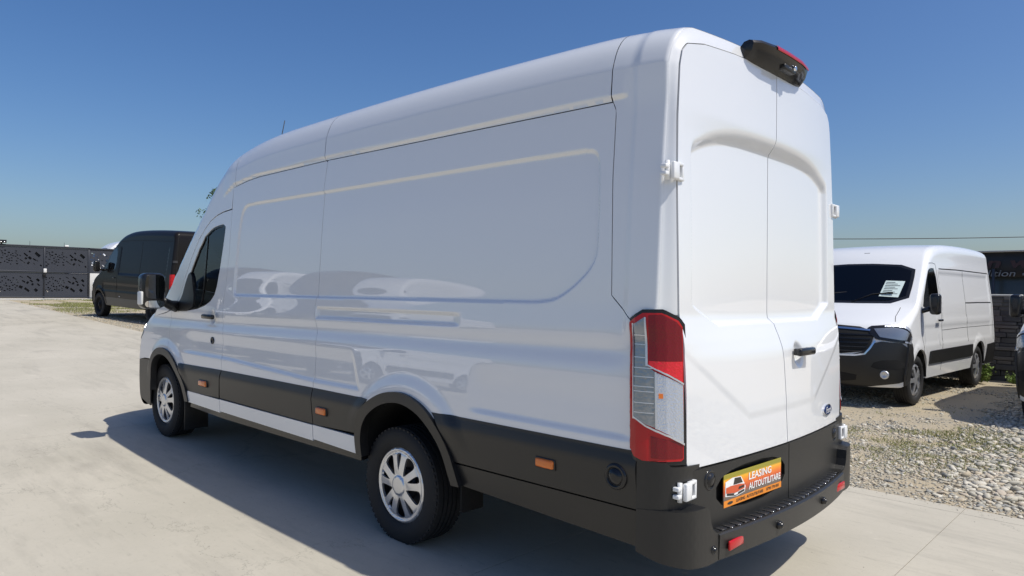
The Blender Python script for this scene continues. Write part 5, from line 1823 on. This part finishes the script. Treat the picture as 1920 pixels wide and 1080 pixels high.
# drop overlaps, big ones first
order = np.argsort(-s_)
cell, sel = {}, []
for i in order:
    cx_, cy_ = int(x[i] / .06), int(y[i] / .06)
    hit = False
    for a in (-1, 0, 1):
        for b_ in (-1, 0, 1):
            for j in cell.get((cx_ + a, cy_ + b_), ()):
                if (x[i] - x[j]) ** 2 + (y[i] - y[j]) ** 2 < (.66 * (s_[i] + s_[j])) ** 2:
                    hit = True; break
            if hit: break
        if hit: break
    if not hit:
        cell.setdefault((cx_, cy_), []).append(i)
        sel.append(i)
sel = np.array(sel)
x, y, s_ = x[sel], y[sel], s_[sel]
# grit: small everywhere
N2 = 26000
x2 = np.concatenate([RNG.uniform(-6.5, .6, N2), RNG.uniform(7, 26, 9000)]); y2 = np.concatenate([CONC_Y - .01 - RNG.gamma(1.3, 1.3, N2), CONC_Y - .02 - RNG.gamma(1.2, .8, 9000)])
s2 = np.clip(RNG.lognormal(math.log(.0085), .35, len(x2)), .004, .020) * np.where(x2 > 5, 1.7, 1.0)
nn = vnoise(x2, y2, 1.7, 9)
sp_ = RNG.uniform(0, 1, len(x2)) < .02
y2 = np.where(sp_, CONC_Y + RNG.exponential(.05, len(x2)), y2); s2 = np.where(sp_, s2 * .4, s2)
keep = (RNG.uniform(0, 1, len(x2)) < .35 + .65 * ss(nn, .35, .6)) & (y2 > -11.8)
x2, y2, s2 = x2[keep], y2[keep], s2[keep]
def scatter(xx, yy, sz, shapes, name, sink):
    Vs, Fs, Ms, o = [], [], [], 0
    n = len(xx)
    kind = RNG.integers(0, len(shapes), n)
    for k, (SV, SF) in enumerate(shapes):
        id_ = np.where(kind == k)[0]
        if not len(id_):
            continue
        m = len(id_)
        sc = np.stack([sz[id_] * RNG.uniform(.85, 1.35, m), sz[id_] * RNG.uniform(.7, 1.05, m), sz[id_] * RNG.uniform(.32, .62, m)], 1)
        an = RNG.uniform(0, 2 * PI, m)
        tl = RNG.normal(0, .22, m)
        P = SV[None] * sc[:, None, :]
        X, Y_, Z = P[..., 0], P[..., 1], P[..., 2]
        X, Z = X * np.cos(tl)[:, None] + Z * np.sin(tl)[:, None], -X * np.sin(tl)[:, None] + Z * np.cos(tl)[:, None]
        X, Y_ = X * np.cos(an)[:, None] - Y_ * np.sin(an)[:, None], X * np.sin(an)[:, None] + Y_ * np.cos(an)[:, None]
        zc = lotz(xx[id_], yy[id_]) + sc[:, 2] * sink
        P = np.stack([X + xx[id_][:, None], Y_ + yy[id_][:, None], Z + zc[:, None]], -1).reshape(-1, 3)
        Vs.append(P)
        Fs.append((SF[None] + (np.arange(m) * len(SV))[:, None, None] + o).reshape(-1, 3))
        Ms.append(np.repeat(RNG.choice(6, m, p=[.26, .2, .2, .14, .12, .08]), len(SF)))
        o += len(P)
    return ob(name, np.vstack(Vs), np.vstack(Fs), M['stones'], gl, mi=np.concatenate(Ms))
# the 300 stones that show largest are pieces of their own
P = np.stack([x, y, lotz(x, y)], 1)
u_, v_, D_ = prj(P)
vis = (D_ > .5) & (u_ > 1585) & (u_ < 1925) & (v_ > 700) & (v_ < 1085)
score = np.where(vis, s_ / D_, 0)
top = np.argsort(-score)[:300]
rest = np.setdiff1d(np.arange(len(x)), top)
meshes = []
for k, (SV, SF) in enumerate(SH):
    row = []
    for c in range(6):
        me = bpy.data.meshes.new('stone')
        me.from_pydata(SV.tolist(), [], SF.tolist())
        me.materials.append(M['stones'][c])
        me.shade_smooth()
        row.append(me)
    meshes.append(row)
for i in top:
    o = bpy.data.objects.new('stone', meshes[random.randrange(10)][random.choices(range(6), [.26, .2, .2, .14, .12, .08])[0]])
    COL.objects.link(o)
    o.parent = gl
    o.scale = (s_[i] * random.uniform(.9, 1.45), s_[i] * random.uniform(.65, 1.0), s_[i] * random.uniform(.35, .6))
    o.rotation_euler = (random.gauss(0, .15), random.gauss(0, .2), random.uniform(0, 6.28))
    o.location = (x[i], y[i], float(lotz(x[i], y[i])) + o.scale[2] * .38)
o = scatter(x[rest], y[rest], s_[rest], SH, 'cobbles', .35)
o['kind'] = 'stuff'
o = scatter(x2, y2, s2, SM, 'grit', .3)
o['kind'] = 'stuff'

def blades(n, xr, yr, dens_f, hgt, name, label, mat):
    X, Y_ = RNG.uniform(*xr, n), RNG.uniform(*yr, n)
    k = RNG.uniform(0, 1, n) < dens_f(X, Y_)
    X, Y_ = X[k], Y_[k]
    n = len(X)
    Z = lotz(X, Y_)
    an, h = RNG.uniform(0, 2 * PI, n), hgt * RNG.uniform(.4, 1.3, n)
    wd = h * .10 + .0012
    ln = h * RNG.uniform(.2, 1.1, n)
    d = RNG.uniform(0, 2 * PI, n)
    A = np.stack([X - wd * np.cos(an), Y_ - wd * np.sin(an), Z], 1)
    B_ = np.stack([X + wd * np.cos(an), Y_ + wd * np.sin(an), Z], 1)
    C_ = np.stack([X + ln * np.cos(d), Y_ + ln * np.sin(d), Z + h], 1)
    V = np.stack([A, B_, C_], 1).reshape(-1, 3)
    F = np.arange(3 * n).reshape(-1, 3)
    o = ob(name, V, F, mat, None, smooth=False)
    return tag(o, label, "grass", kind='stuff')
def tuft(sc, seed, lo, hi):
    return lambda a, b: ss(vnoise(a, b, sc, seed) * .5 + vnoise(a, b, sc * 3.1, seed + 1) * .5, lo, hi)
f1 = tuft(1.2, 21, .45, .63)
gz1 = lambda a, b: f1(a, b) * np.exp(-((b + 4.9 + .3 * (a + 2)) / 1.3) ** 2) * ss(-a, .2, 1.0)
blades(150000, (-5.5, .4), (-8.5, -2.6), gz1, .026, 'grass', "thin patchy grass among the cobbles between the parked vans", M['grass'])
f2 = tuft(.5, 31, .42, .58)
blades(50000, (19.5, 29.1), (-7.5, CONC_Y - .12), lambda a, b: f2(a, b) * ss(a, 20, 24), .05, 'grass', "strip of low green grass in front of the patterned gate", M['grass'])

# ------------------------------------------------------------------ the row across the yard, which the long van's side mirrors
for k, (src, xx, yy, hd, lb) in enumerate(((master, 11.0, 10.8, -95, "white low-roof van across the yard, seen only as a reflection in the long van's side"),
                                   (sprn, 14.6, 11.2, -93, "dark high-roof van across the yard, seen only as a reflection in the long van's side"),
                                   (master, 18.0, 11.0, -97, "white van farther along the yard, seen only as a reflection beside the cab door"),
                                   (sprn, 22.0, 11.6, -92, "farthest dark van across the yard, seen only as a reflection in white paint"))):
    c = copy_tree(src)
    c['label'] = lb
    c['group'] = "vans parked across the yard"
    c.rotation_euler = (0, 0, math.radians(hd))
    c.location = (xx, yy, float(GZ(xx)))
